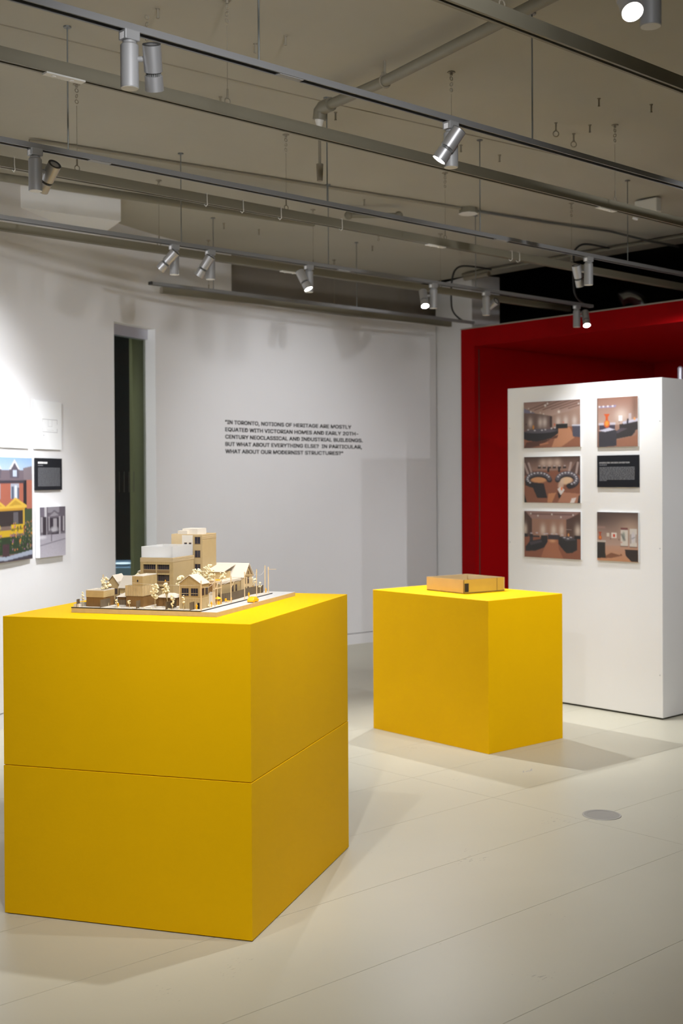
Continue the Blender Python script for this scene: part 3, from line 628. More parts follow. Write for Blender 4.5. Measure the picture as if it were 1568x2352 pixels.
FONT = None
try:
    import os
    FONT = D.fonts.load(os.path.join(bpy.utils.resource_path('LOCAL'), 'datafiles', 'fonts', 'Inter.woff2'))   # font shipped with Blender
except Exception:
    FONT = None
def text_mesh(body, bold=.0):
    cu = D.curves.new('lettering', 'FONT'); cu.body = body; cu.size = 1.; cu.offset = bold
    if FONT: cu.font = FONT
    cu.resolution_u = 6
    o = D.objects.new('lettering', cu); COL.objects.link(o); bpy.context.view_layer.update()
    me = D.meshes.new_from_object(o.evaluated_get(bpy.context.evaluated_depsgraph_get()))
    vs = [tuple(v.co) for v in me.vertices]; fs = [tuple(p.vertices) for p in me.polygons]
    D.objects.remove(o); D.curves.remove(cu); D.meshes.remove(me)
    return vs, fs
def lettering(name, body, wd, ht, m, parent, place, bold=.02):
    vs, fs = text_mesh(body, 0.); X = [v[0] for v in vs]
    x0, x1 = min(X), max(X); capH = .727; b = MB(); n = len(vs)
    for k, (dx, dy) in enumerate(((0, 0), (-1, -.5), (1, -.5), (-1, .5), (1, .5))):
        b.add([place((v[0]-x0)/(x1-x0)*wd+dx*bold*ht, v[1]/capH*ht+dy*bold*ht) for v in vs], fs)
    return b.build(name, m, parent, fix=False)
def bars(parent, name, m, x0, x1, ys, h, place, seed=1, last=None):
    """rows of tiny unreadable print"""
    r = random.Random(seed); b = MB()
    for k, y in enumerate(ys):
        x = x0; end = x1 if (last is None or k < len(ys)-1) else x0+(x1-x0)*last
        while x < end-.002:
            wl = min(r.uniform(.006, .026), end-x)
            b.add([place(x, y), place(x+wl, y), place(x+wl, y+h), place(x, y+h)], [(0, 1, 2, 3)]); x += wl+.0025
    return b.build(name, m, parent, fix=False)
pl = lambda x, y: (-.0129, hw-x, y)
lettering('title_line', 'MAGDALENE ODUNDO EXHIBITION', .228, .0115, 'ink_white', tb, lambda x, y: pl(x+.018, y+hh-.051), .09)
bars(tb, 'subtitle_line', 'ink_light', .018, .075, [hh-.064], .006, pl, 3)
bars(tb, 'body_text', 'ink_light', .018, .284, [hh-.079-.0076*k for k in range(12)], .0046, pl, 4, last=.22)

# boards on the curved wall, far left
def wall_board(name, label, cat, p_left, p_right, z0, z1, m, thick=.012):
    a = Vector(arc_pt(p_left)); c = Vector(arc_pt(p_right)); mid = (a+c)/2
    ang = math.atan2(c.y-a.y, c.x-a.x); n = Vector((math.sin(ang), -math.cos(ang)))   # towards the room
    mid = mid+n*.004
    t = thing(name, label, cat, (mid.x, mid.y, (z0+z1)/2), ang, group='boards on the curved wall')
    hw = (c-a).length/2; hh = (z1-z0)/2
    MB().box(-hw, hw, -thick, .0, -hh, hh).build('board', m, t)
    return t, hw, hh, thick
t, hw1, hh1, th = wall_board('photo_print', 'colour photograph of a brick house with a yellow porch, left edge', 'photograph', 129.6, 123.62, 1.008, 1.640, 'paper_white', .02)
hp = pic_house(); hp.a = np.concatenate([hp.a[:, 84:0:-1], hp.a], 1); hp.w = hp.a.shape[1]
print_sheet(hp, 0, 0, t, lambda x, y: (-hw1+2*hw1*x, -th-.0004, hh1-2*hh1*y))
t, hw2, hh2, th2 = wall_board('photo_print', 'small black and white photograph of a porch in snow, below the black text board', 'photograph', 122.92, 120.05, 1.006, 1.328, 'paper_white', .03)
print_sheet(pic_bw(), 0, 0, t, lambda x, y: (-hw2+2*hw2*x, -th2-.0004, hh2-2*hh2*y))
t, hw3, hh3, th3 = wall_board('text_board', 'small black text board on the curved wall, right of the colour house photograph', 'sign', 123.0, 120.115, 1.4370, 1.6425, 'black_board', .012)
q3 = lambda x, y: (-hw3+x, -th3-.0004, y)
bars(t, 'title_line', 'ink_white', .022, .14, [hh3-.036], .012, q3, 12)
bars(t, 'subtitle_line', 'ink_light', .022, .085, [hh3-.05], .006, q3, 13)
bars(t, 'body_text', 'ink_light', .022, .305, [hh3-.066-.0076*k for k in range(16)], .0046, q3, 14)
def plan_sheet(label, pl_, pr_, z0, z1, fx0, fx1, fy0, fy1):
    t, hw, hh, th = wall_board('plan_sheet', label, 'drawing', pl_, pr_, z0, z1, 'paper_white', .010)
    b = MB(); X = lambda f: -hw+2*hw*f; Z = lambda f: hh-2*hh*f; y = -th-.0003; wl = .0022
    def ln(x0, z0, x1, z1, w=wl):
        d = Vector((x1-x0, z1-z0)).normalized()*w/2; n = Vector((-d.y, d.x))
        b.add([(x0-d.x+n.x, y, z0-d.y+n.y), (x1+d.x+n.x, y, z1+d.y+n.y), (x1+d.x-n.x, y, z1+d.y-n.y), (x0-d.x-n.x, y, z0-d.y-n.y)], [(0, 1, 2, 3)])
    x0, x1, za, zb = X(fx0), X(fx1), Z(fy0), Z(fy1); dx, dz = x1-x0, zb-za
    ln(x0, za, x1, za, .003); ln(x0, zb, x1, zb, .003); ln(x0, zb, x0, zb-dz*.35); ln(x1, za, x1, za+dz*.33, .004); ln(x1, zb, x1, zb-dz*.28, .004); ln(x0, za, x0, za+dz*.2)
    ln(x0+dx*.38, za, x0+dx*.38, za+dz*.55); ln(x0+dx*.64, za, x0+dx*.64, za+dz*.55); ln(x0+dx*.38, za+dz*.55, x0+dx*.64, za+dz*.55, .0015); ln(x0+dx*.3, zb-dz*.15, x0+dx*.75, zb-dz*.15, .0012)
    ln(x0+dx*.05, zb+dz*.28, x0+dx*.09, zb+dz*.28, .006)
    b.build('drawn_lines', 'ink_grey', t, fix=False)
plan_sheet('white sheet with a small floor plan, above the black text board', 123.07, 120.1, 1.700, 2.012, .28, .83, .38, .64)
plan_sheet('white sheet with a faint floor plan above the colour house photograph', 127.0, 123.70, 1.700, 2.012, .43, .83, .38, .64)

# wall quotation
qt = thing('wall_quotation', 'black capital letter quotation printed on the curved white wall', 'lettering', (*arc_pt(95, CR-.0), 1.7))
lines = [('"IN TORONTO, NOTIONS OF HERITAGE ARE MOSTLY', 1.531), ('EQUATED WITH VICTORIAN HOMES AND EARLY 20TH-', 1.615), ('CENTURY NEOCLASSICAL AND INDUSTRIAL BUILDINGS.', 1.667), ('BUT WHAT ABOUT EVERYTHING ELSE?  IN PARTICULAR,', 1.656), ('WHAT ABOUT OUR MODERNIST STRUCTURES?"', 1.430)]
ox, oy = arc_pt(95)
for k, (s_, wd) in enumerate(lines):
    zb = 1.994-.044-.0592*k
    def place(x, y, zb=zb):
        p = 102.05-math.degrees(x/CR); a = arc_pt(p, CR-.0015); return (a[0]-ox, a[1]-oy, zb+y-1.7)
    lettering('text_line', s_, wd, .0435, 'ink_black', qt, place, .05)

# ------------------------------------------------------------------ floor outlet
fd = thing('floor_outlet', 'round metal floor outlet cover set in the pale floor', 'cover', (4.498, 3.238, 0))
MB().lathe((0, 0, 0), (0, 0, 1), [(0, .086), (.0022, .085), (.0022, .078)], 40, False, False).build('ring', 'drain_ring', fd, smooth=True)
MB().lathe((0, 0, .0002), (0, 0, 1), [(0, .079), (.0016, .079), (.0018, .064), (.0010, .063), (.0010, .0)], 40, True, False).build('lid', 'drain_metal', fd, smooth=True)
b = MB(); r = random.Random(2)
for k in range(4):
    a = r.uniform(-.3, .3); x = 4.86+.022*k; b.add([(x, 3.975+.012*math.sin(3*k), .0004), (x+.03, 3.985+.012*math.cos(2*k), .0004), (x+.03, 3.991+.012*math.cos(2*k), .0004), (x, 3.983+.012*math.sin(3*k), .0004)], [(0, 1, 2, 3)])
b.build('scuff_mark', 'ink_grey', fl, fix=False)

# ------------------------------------------------------------------ ceiling services
def pipe(name, label, pts, r, m='beige_metal', cat='pipe', seg=12):
    return tag(MB().tube(pts, r, seg).build(name, m, smooth=True), label, cat)
sp = thing('sprinkler_pipe', 'thick beige sprinkler pipe crossing the ceiling with a drop and red-collared head', 'pipe', (3.84, 4.355, 3.25))
MB().tube([(-.62, -3.6, 0), (-.255, -1.533, 0), (-.055, -.5, 0), (-.008, -.06, 0)], .024, 16).build('pipe_run', 'beige_metal', sp, smooth=True)
MB().tube([(-.012, -.09, 0), (-.002, -.02, 0), (.0, .0, -.012), (0, .006, -.05)], .033, 16).build('elbow', 'beige_metal', sp, smooth=True)
MB().cyl((0, .006, -.05), (0, .006, -.085), .022, 12, .012).build('reducer', 'clip_white', sp, smooth=True)
MB().cyl((0, .006, -.085), (0, .006, -.125), .011, 10).build('collar', 'red_cap', sp)
MB().cyl((0, .006, -.125), (0, .006, -.26), .007, 10).cyl((0, .006, -.26), (0, .006, -.34), .018, 10, .014).build('sprinkler_drop', 'wire_beige', sp, smooth=True)
MB().cyl((-.052, -.49, .03), (-.052, -.49, .09), .005, 8).torus((-.052, -.49, .0), (.19, .98, 0), .028, .004, 18, 6).box(-.07, -.034, -.494, -.486, .02, .036).build('hanger', 'wire_beige', sp)
pipe('ceiling_conduit', 'long thin dark conduit running across the ceiling to a junction box', [(3.2, 5.99, 3.322), (3.351, 5.972, 3.33), (4.405, 5.84, 3.33), (6.2, 5.60, 3.328)], .010, 'wire_beige')
pipe('ceiling_conduit', 'thin conduit running from the junction box to the ceiling edge', [(6.33, 5.585, 3.328), (7.0, 5.50, 3.328), (7.6, 5.38, 3.325), (8.0, 5.33, 3.30), (8.36, 5.28, 3.29)], .009, 'rod_steel')
jb = thing('junction_box', 'flat octagonal junction box between two ceiling conduits', 'box', (6.27, 5.593, 3.34))
MB().lathe((0, 0, 0), (0, 0, -1), [(0, .062), (.036, .062), (.038, .058)], 8).build('box', 'beige_metal', jb); MB().lathe((0, 0, -.038), (0, 0, -1), [(0, .066), (.004, .066)], 8).build('cover', 'clip_white', jb)
b = MB().tube([(-3, 4.82, ZC), (2.321, 4.58, ZC), (3.974, 4.476, ZC), (6.763, 4.239, ZC), (8.3, 4.13, ZC)], .004, 6); b.build('formwork_seam', 'wire_beige', ce)
def anchor(u, v, kind=0):
    b = MB().lathe((u, v, ZC), (0, 0, -1), [(0, .009), (.003, .009), (.004, .0045), (.034, .0045), (.035, .006), (.040, .006)], 8)
    if kind == 1: b.torus((u, v, ZC-.057), (.6, .8, 0), .015, .003, 14, 6)
    b.build('eye_bolt' if kind else 'anchor_bolt', 'wire_beige', ce)
for u, v, k in ((4.943, 3.561, 0), (5.218, 3.448, 0), (5.278, 3.86, 0), (5.113, 3.953, 1), (5.346, 4.015, 1), (5.379, 4.559, 0), (5.057, 4.563, 0), (4.133, 4.572, 0), (2.704, 4.022, 0), (5.315, 7.081, 0), (5.638, 7.086, 0), (5.558, 5.871, 0), (6.717, 7.003, 0), (3.266, 3.92, 0), (3.229, 4.075, 0), (4.43, 6.62, 0), (3.55, 4.75, 0)):
    anchor(u, v, k)
for k in range(2):
    u, v = ((2.694, 4.084), (6.2, 6.4))[k]
    b = MB()
    for q in range(4): b.torus((u, v, ZC-.02-.028*q), (1, 0, 0) if q % 2 else (0, 1, 0), .009, .0024, 10, 5)
    b.build('loose_chain', 'wire_beige', ce)
eb = thing('emergency_light', 'small white box light hanging under the ceiling at the right edge', 'light', (6.95, 4.62, ZC))
MB().box(-.03, .03, -.085, .085, -.10, -.01).build('housing', 'clip_white', eb, bevel=.006); MB().cyl((0, -.05, 0), (0, -.05, -.012), .006, 8).cyl((0, .05, 0), (0, .05, -.012), .006, 8).build('bracket', 'rod_steel', eb)
MB().lathe((-.02, .075, -.10), (-.3, .2, -1), [(0, .012), (.03, .02), (.031, .018)], 14).build('lamp', 'paper_white', eb, smooth=True)
dp = thing('pipe_stub', 'short capped pipe stub fixed under the ceiling between two tracks', 'pipe', (5.72, 5.95, 3.27))
MB().tube([(-.12, .10, 0), (.12, -.10, 0)], .018, 12).build('tube', 'beige_metal', dp, smooth=True)
MB().ball((-.13, .108, 0), .030, 2).build('end_cap', 'beige_metal', dp, smooth=True); MB().ball((.13, -.108, 0), .030, 2).build('end_cap', 'beige_metal', dp, smooth=True)
def spline(pts, n=10):
    P = [Vector(p) for p in pts]; P = [P[0]]+P+[P[-1]]; out = []
    for i in range(1, len(P)-2):
        for k in range(n):
            t = k/n; a, b_, c, d = P[i-1], P[i], P[i+1], P[i+2]
            out.append(.5*((2*b_)+(c-a)*t+(2*a-5*b_+4*c-d)*t*t+(3*b_-a-3*c+d)*t**3))
    return out+[P[-2]]
tag(MB().tube(spline([(7.915, 7.01, 2.822), (7.781, 7.03, 2.850), (7.683, 7.03, 2.911), (7.651, 7.02, 3.0), (7.657, 7.02, 3.147), (7.696, 7.02, 3.254), (7.795, 7.02, 3.305), (8.0, 7.02, 3.318), (8.14, 7.0, 3.312)]), .008, 8).build('power_cable', 'cable_black', smooth=True), 'black cable looping up from the short track beside the white column', 'cable')
tag(MB().tube(spline([(7.85, 5.74, 2.830), (7.80, 5.77, 2.850), (7.707, 5.77, 2.898), (7.663, 5.76, 2.978), (7.659, 5.76, 3.161), (7.692, 5.76, 3.258), (7.82, 5.76, 3.312), (8.13, 5.76, 3.318)]), .008, 8).build('power_cable', 'cable_black', smooth=True), 'black cable looping up from the track end above the red lintel', 'cable')
pipe('edge_conduit', 'thin conduit along the far ceiling edge above the red portal', [(8.182, 7.369, 3.315), (8.157, 7.001, 3.315), (8.13, 5.2, 3.315), (8.1, 3.0, 3.315)], .014, 'beige_metal')
pipe('conduit_stub', 'thick dark conduit stub by the white column', [(8.20, 7.36, 3.285), (8.17, 7.05, 3.285)], .022, 'wire_beige')
# silver duct bend over the red portal
du = thing('duct_elbow', 'shiny silver duct elbow above the red portal', 'duct', (8.66, 5.80, 2.815))
el = spline([(0, 0, 0), (-.005, .005, .08), (-.03, .03, .145), (-.085, .08, .175), (-.13, .12, .155)], 6)
MB().tube(el, .05, 20, rs=[.030+.024*min(1, k/12) for k in range(len(el))]).build('bend', 'duct_silver', du, smooth=True)
dv = (el[-1]-el[-2]).normalized(); MB().lathe(el[-1]-dv*.01, dv, [(0, .05), (.006, .060), (.02, .060), (.022, .052)], 24).build('collar', 'duct_silver', du, smooth=True)
# small metal post behind the panel
po = thing('metal_post', 'pale bluish metal post rising behind the white panel at the right edge', 'post', (8.9, 5.61, 0))
MB().cyl((0, 0, 0), (0, 0, 2.395), .020, 14).build('shaft', 'header_metal', po, smooth=True); MB().ball((0, 0, 2.395), .0215, 2).build('cap', 'header_metal', po, smooth=True); MB().lathe((0, 0, 0), (0, 0, 1), [(0, .12), (.012, .12), (.014, .03)], 20).build('base', 'header_metal', po)
# back room table seen through the glass
ax, ay = 5.952, 9.456
bt = thing('display_table', 'bluish table in the dark room seen through the glass door', 'table', (ax, ay, 0), rad(47.7))
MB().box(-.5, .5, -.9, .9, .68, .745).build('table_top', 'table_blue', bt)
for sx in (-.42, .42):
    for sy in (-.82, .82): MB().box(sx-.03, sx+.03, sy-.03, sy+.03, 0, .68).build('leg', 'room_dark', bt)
tag(MB().lathe((5.80, 9.24, .746), (0, 0, 1), [(0, .05), (.004, .06), (.022, .085), (.024, .083), (.008, .05)], 24).build('table_highlight', 'paper_white', smooth=True), 'white oval standing in for a highlight on the table behind the glass door', 'highlight')  # white oval shaped to stand in for a light reflection on the table
lf = thing('added_lamp', 'unseen lamp added to light the table in the dark room behind the glass door', 'lamp', (5.75, 9.15, 3.05))  # unseen lamp, added to throw bluish light on the table
hs = MB().lathe((0, 0, 0), (0, 0, -1), [(0, .07), (.10, .07), (.101, .06)], 20).build('housing', 'lamp_grey', lf, smooth=True); MB().lathe((0, 0, -.102), (0, 0, -1), [(0, .058), (.002, .058)], 20).build('lens', 'lens_on', lf)
pl_ = D.lights.new('backroom_fill', 'SPOT'); pl_.energy = 320; pl_.color = (.72, .86, 1); pl_.spot_size = rad(70); pl_.shadow_soft_size = .05
lo = D.objects.new('backroom_fill', pl_); COL.objects.link(lo); lo.parent = hs; lo.location = (0, 0, -.12)
lf = thing('added_lamp', 'unseen lamp added to brighten the olive pier behind the glass door', 'lamp', (5.05, 8.35, 3.05))  # unseen lamp, added because the glass keeps gallery light off the pier
hs = MB().lathe((0, 0, 0), (0, 0, -1), [(0, .04), (.08, .04), (.081, .03)], 20).build('housing', 'lamp_grey', lf, smooth=True); MB().lathe((0, 0, -.082), (0, 0, -1), [(0, .03), (.002, .03)], 20).build('lens', 'lens_on', lf)
pl2 = D.lights.new('pier_fill', 'SPOT'); pl2.energy = 190; pl2.color = (1, .97, .9); pl2.spot_size = rad(120); pl2.spot_blend = 1; pl2.shadow_soft_size = .03
lo = D.objects.new('pier_fill', pl2); COL.objects.link(lo); lo.parent = hs; lo.location = (0, 0, -.10); lo.rotation_euler = (0, rad(30), 0)

# ------------------------------------------------------------------ architectural model (local x = towards the back, y = towards the left, z up)
clad('m_board_v', (.45, .325, .145), (.24, .14, .04), 260, .16)
clad('m_board_v_wide', (.50, .37, .18), (.26, .15, .04), 155, .13)
clad('m_board_h', (.52, .375, .165), (.40, .26, .09), 300, .2, 'z')
clad('m_brown_v', (.215, .108, .027), (.11, .05, .012), 240, .2)
clad('m_fence', (.135, .095, .052), (.06, .04, .02), 90, .08)
clad('m_ply', (.54, .42, .21), (.46, .34, .15), 230, .25, 'z')
mat('m_tan', (.42, .305, .145), .6, noise=.06, nscale=40)
mat('m_tan_light', (.56, .42, .23), .6, noise=.05, nscale=40)
mat('m_roof', (.60, .53, .42), .6, noise=.03, nscale=30)
mat('m_card', (.64, .58, .48), .6)
mat('m_white', (.72, .70, .66), .35)
mat('m_acrylic', (.90, .90, .88), .5, trans=.72)
mat('m_road', (.62, .60, .56), .5)
mat('m_black', (.012, .010, .010), .5)
mat('m_glass', (.03, .03, .04), .12)
mat('m_frame', (.22, .13, .05), .6)
mat('m_stick', (.72, .54, .30), .6)
mat('m_wire', (.72, .68, .60), .5)
mat('m_flower', (.86, .76, .48), .75)
mat('m_twig', (.62, .48, .24), .7)
mat('m_orange', (.95, .46, .005), .45)
am = thing('town_model', 'detailed wooden town model with houses, trees and yellow figures on the tall pedestal', 'model', (2.4837, 3.3605, 1.0318), rad(29.93))
ZG = .0195                                  # ground of the site above the pedestal
MB().box(0, .776, 0, .560, 0, .0152).build('base_board', 'm_ply', am)
MB().box(0, .776, 0, .560, .0152, .0160).build('road_sheet', 'm_road', am)
MB().box(-.0006, .682, .0605, .5606, .0160, ZG-.0001).build('site_edge', 'm_black', am)
MB().box(0, .681, .0615, .560, ZG-.0001, ZG+.0003).build('site_sheet', 'm_card', am)
for k in range(9):
    MB().box(.035+.083*k, .068+.083*k, .0283, .0297, .0160, .01615).build('lane_dash', 'ink_grey', am)
G = ZG+.0003
def part(mb, name, m, parent=am, **kw): return mb.build(name, m, parent, **kw)
def win_front(par, x, y0, y1, z0, z1, bars_=1):
    """window in a face that looks towards -x"""
    w_ = MB().box(x-.0004, x+.002, y0, y1, z0, z1).build('window', 'm_glass', par)
    f = MB(); t = .0012
    f.box(x-.0012, x, y0-t, y1+t, z1, z1+t).box(x-.0012, x, y0-t, y1+t, z0-t, z0).box(x-.0012, x, y0-t, y0, z0, z1).box(x-.0012, x, y1, y1+t, z0, z1)
    for k in range(bars_):
        y = y0+(y1-y0)*(k+1)/(bars_+1); f.box(x-.0009, x, y-.0004, y+.0004, z0, z1)
    f.build('window_frame', 'm_frame', par)
def win_right(par, y, x0, x1, z0, z1, bars_=0, fm='m_frame'):
    """window in a face that looks towards -y"""
    MB().box(x0, x1, y-.0004, y+.002, z0, z1).build('window', 'm_glass', par)
    f = MB(); t = .0012
    f.box(x0-t, x1+t, y-.0012, y, z1, z1+t).box(x0-t, x1+t, y-.0012, y, z0-t, z0).box(x0-t, x0, y-.0012, y, z0, z1).box(x1, x1+t, y-.0012, y, z0, z1)
    for k in range(bars_):
        x = x0+(x1-x0)*(k+1)/(bars_+1); f.box(x-.0004, x+.0004, y-.0009, y, z0, z1)
    f.build('window_frame', fm, par)
def parapet(par, x0, x1, y0, y1, z, h, t, m='m_card'):
    MB().box(x0, x1, y0, y0+t, z, z+h).box(x0, x1, y1-t, y1, z, z+h).box(x0, x0+t, y0+t, y1-t, z, z+h).box(x1-t, x1, y0+t, y1-t, z, z+h).build('parapet', m, par)
# two-tone garage at the front left
g = part(MB().box(.03, .108, .449, .517, G, G+.033), 'garage', 'm_brown_v')
MB().box(.029, .109, .448, .518, G+.033, G+.056).build('upper_wall', 'm_board_h', g)
parapet(g, .029, .109, .448, .518, G+.056, .003, .004)
MB().box(.033, .105, .452, .514, G+.056, G+.0567).build('flat_roof', 'm_roof', g)
# gabled helper
def gable_x(par, x0, x1, y0, y1, ze, zr, oh=.003, th_=.0022, m='m_roof', ym=None):
    """ridge along x"""
    ym = (y0+y1)/2 if ym is None else ym; s0 = (zr-ze)/(ym-y0); s1 = (zr-ze)/(y1-ym)
    pts = [(y0-oh, ze-oh*s0), (ym, zr), (y1+oh, ze-oh*s1), (y1+oh, ze-oh*s1+th_), (ym, zr+th_*1.3), (y0-oh, ze-oh*s0+th_)]
    MB().prism(pts, 'x', x0-oh, x1+oh).build('roof', m, par)
def gable_y(par, x0, x1, y0, y1, ze, zr, oh=.003, th_=.0022, m='m_roof'):
    """ridge along y"""
    xm = (x0+x1)/2; s0 = (zr-ze)/(xm-x0)
    pts = [(x0-oh, ze-oh*s0), (xm, zr), (x1+oh, ze-oh*s0), (x1+oh, ze-oh*s0+th_), (xm, zr+th_*1.3), (x0-oh, ze-oh*s0+th_)]
    MB().prism(pts, 'y', y0-oh, y1+oh).build('roof', m, par)
def hip(par, x0, x1, y0, y1, ze, zr, oh=.004, inset=.5, m='m_roof'):
    X0, X1, Y0, Y1 = x0-oh, x1+oh, y0-oh, y1+oh; d = min(X1-X0, Y1-Y0)*inset
    b = MB(); b.add([(X0, Y0, ze), (X1, Y0, ze), (X1, Y1, ze), (X0, Y1, ze), (X0+d, Y0+d, zr), (X1-d, Y0+d, zr), (X1-d, Y1-d, zr), (X0+d, Y1-d, zr)],
                    [(0, 1, 5, 4), (1, 2, 6, 5), (2, 3, 7, 6), (3, 0, 4, 7), (4, 5, 6, 7), (0, 3, 2, 1)]); b.build('roof', m, par)
# gabled house behind the garage (gable to the front)
h = part(MB().prism([(.482, G), (.534, G), (.534, G+.060), (.505, G+.094), (.482, G+.066)], 'x', .205, .268), 'gabled_house', 'm_tan')
MB().add([(.200, .478, G+.062), (.272, .478, G+.065), (.272, .505, G+.098), (.200, .505, G+.096), (.200, .478, G+.064), (.272, .478, G+.067), (.272, .505, G+.100), (.200, .505, G+.098)], [(0, 1, 2, 3), (4, 7, 6, 5), (0, 4, 5, 1), (2, 6, 7, 3), (1, 5, 6, 2), (0, 3, 7, 4)]).build('roof', 'm_roof', h)
MB().add([(.200, .505, G+.096), (.272, .505, G+.098), (.272, .540, G+.054), (.200, .540, G+.054), (.200, .505, G+.098), (.272, .505, G+.100), (.272, .540, G+.056), (.200, .540, G+.056)], [(0, 1, 2, 3), (4, 7, 6, 5), (0, 4, 5, 1), (2, 6, 7, 3), (1, 5, 6, 2), (0, 3, 7, 4)]).build('roof', 'm_roof', h)
win_front(h, .205, .488, .497, G+.028, G+.048); win_front(h, .205, .488, .494, G+.005, G+.02); win_front(h, .205, .513, .524, G+.040, G+.052)
# house with a front roof slope next to it
h = part(MB().box(.185, .262, .415, .468, G, G+.053), 'sloped_house', 'm_board_v')
MB().add([(.180, .412, G+.052), (.180, .472, G+.052), (.225, .472, G+.094), (.225, .412, G+.094), (.180, .412, G+.054), (.180, .472, G+.054), (.225, .472, G+.096), (.225, .412, G+.096)], [(0, 1, 2, 3), (4, 7, 6, 5), (0, 4, 5, 1), (2, 6, 7, 3), (1, 5, 6, 2), (0, 3, 7, 4)]).build('roof', 'm_roof', h)
MB().prism([(.185, G+.053), (.262, G+.053), (.225, G+.094)], 'y', .4155, .4675).build('gable_wall', 'm_tan', h)
MB().box(.183, .1855, .418, .466, G+.022, G+.033).build('sill_band', 'm_card', h)
for y in (.425, .442, .458): MB().box(.1825, .1835, y-.003, y+.003, G+.025, G+.029).build('window', 'm_glass', h)
# hip-roofed sheds
s_ = part(MB().box(.114, .165, .392, .440, G, G+.028), 'garden_shed', 'm_brown_v'); hip(s_, .114, .165, .392, .440, G+.028, G+.044); MB().box(.1125, .1145, .4375, .4405, G, G+.028).build('corner_post', 'm_card', s_)
s_ = part(MB().box(.105, .170, .205, .280, G, G+.031), 'garden_shed', 'm_brown_v'); hip(s_, .105, .170, .205, .280, G+.031, G+.044, inset=.36)
# stepped tower with upright boarding
tw = part(MB().box(.058, .169, .31, .375, G, G+.038), 'stepped_house', 'm_brown_v')
MB().box(.0565, .170, .3085, .3765, G+.038, G+.075).build('lower_cladding', 'm_board_v_wide', tw)
for k in range(10): MB().box(.0553, .0566, .3098+.0073*k, .3112+.0073*k, G+.038, G+.075).build('batten', 'm_tan_light', tw)
for k in range(14): MB().box(.060+.0080*k, .0612+.0080*k, .3073, .3086, G+.038, G+.075).build('batten', 'm_tan_light', tw)
MB().box(.0568, .168, .309, .350, G+.0755, G+.108).build('upper_cladding', 'm_board_v', tw)
parapet(tw, .0568, .168, .309, .350, G+.108, .0025, .0035, 'm_card')
MB().box(.061, .164, .313, .346, G+.108, G+.1085).build('flat_roof', 'm_roof', tw)
MB().box(.075, .168, .351, .374, G+.075, G+.0765).build('terrace', 'm_roof', tw); MB().box(.11, .168, .3715, .3745, G+.0765, G+.092).build('screen', 'm_fence', tw)
MB().box(.0562, .058, .326, .331, G+.088, G+.096).build('window', 'm_glass', tw)
# large block with loggias and translucent roof screen
bg = part(MB().box(.208, .382, .261, .391, G, G+.150), 'apartment_block', 'm_tan')
XF = .200
fr = MB()
for (y0, y1) in ((.261, .2745), (.379, .391)): fr.box(XF, .2085, y0, y1, G, G+.150)
fr.box(XF, .2085, .2745, .379, G+.140, G+.150); fr.box(XF, .2085, .2745, .379, G+.103, G+.110); fr.box(XF, .2085, .2745, .379, G+.060, G+.068); fr.box(XF, .2085, .324, .329, G+.068, G+.14)
fr.build('front_frame', 'm_board_v', bg)
for k in range(4): MB().box(XF-.0008+.0004*k, .382, .2602, .3918, G+.150+.0038*k, G+.1528+.0038*k).build('cornice', 'm_tan_light', bg)
MB().box(XF+.001, .381, .262, .390, G+.150, G+.1648).build('parapet_core', 'm_tan', bg)
for (y0, y1) in ((.2745, .324), (.329, .379)):
    for (z0, z1) in ((.068, .103), (.110, .140)):
        MB().box(.2065, .2085, y0, y1, G+z0, G+z1).build('loggia_glass', 'm_glass', bg)
        gr = MB()
        for q in range(6): gr.box(.2058, .2066, y0+(y1-y0)*(q+.5)/6-.0005, y0+(y1-y0)*(q+.5)/6+.0005, G+z0, G+z1)
        gr.build('mullions', 'm_frame', bg)
        MB().box(.2008, .2012, y0, y1, G+z0+.001, G+z0+.011).build('balustrade', 'm_frame', bg); MB().box(.2004, .2014, y0, y1, G+z0+.0108, G+z0+.0118).build('handrail', 'm_stick', bg)
parapet(bg, .203, .380, .264, .388, G+.1652, .040, .003, 'm_acrylic')
MB().box(.203, .380, .264, .388, G+.1650, G+.1656).build('flat_roof', 'm_white', bg)
# tall block behind
tl = part(MB().box(.400, .527, .233, .360, G, G+.238), 'tower_block', 'm_tan')
MB().box(.3985, .400, .233, .2725, G, G+.238).build('window_bay', 'm_tan', tl)
MB().box(.3980, .400, .2725, .3165, G+.150, G+.238).build('white_bay', 'm_card', tl)
MB().box(.3970, .400, .3165, .3605, G+.150, G+.238).build('ribbed_bay', 'm_tan_light', tl)
for k in range(3): win_front(tl, .3985, .242, .263, G+.104+.051*k, G+.104+.051*k+.025, 1)
win_front(tl, .3980, .279, .287, G+.185, G+.209, 0); win_front(tl, .3980, .297, .306, G+.185, G+.209, 0)
for k in range(3): MB().box(.396, .5275, .2322, .2335, G+.224+.004*k, G+.2265+.004*k).build('cornice', 'm_tan_light', tl)
parapet(tl, .398, .528, .2325, .3608, G+.238, .004, .003, 'm_tan_light')
MB().box(.42, .50, .262, .325, G+.238, G+.262).build('roof_box', 'm_card', tl); MB().box(.402, .430, .297, .336, G+.238, G+.2545).build('roof_box', 'm_roof', tl)
# low house glimpsed left of the block
h = part(MB().box(.30, .36, .418, .450, G, G+.105), 'narrow_house', 'm_tan_light'); hip(h, .30, .36, .418, .450, G+.105, G+.118)
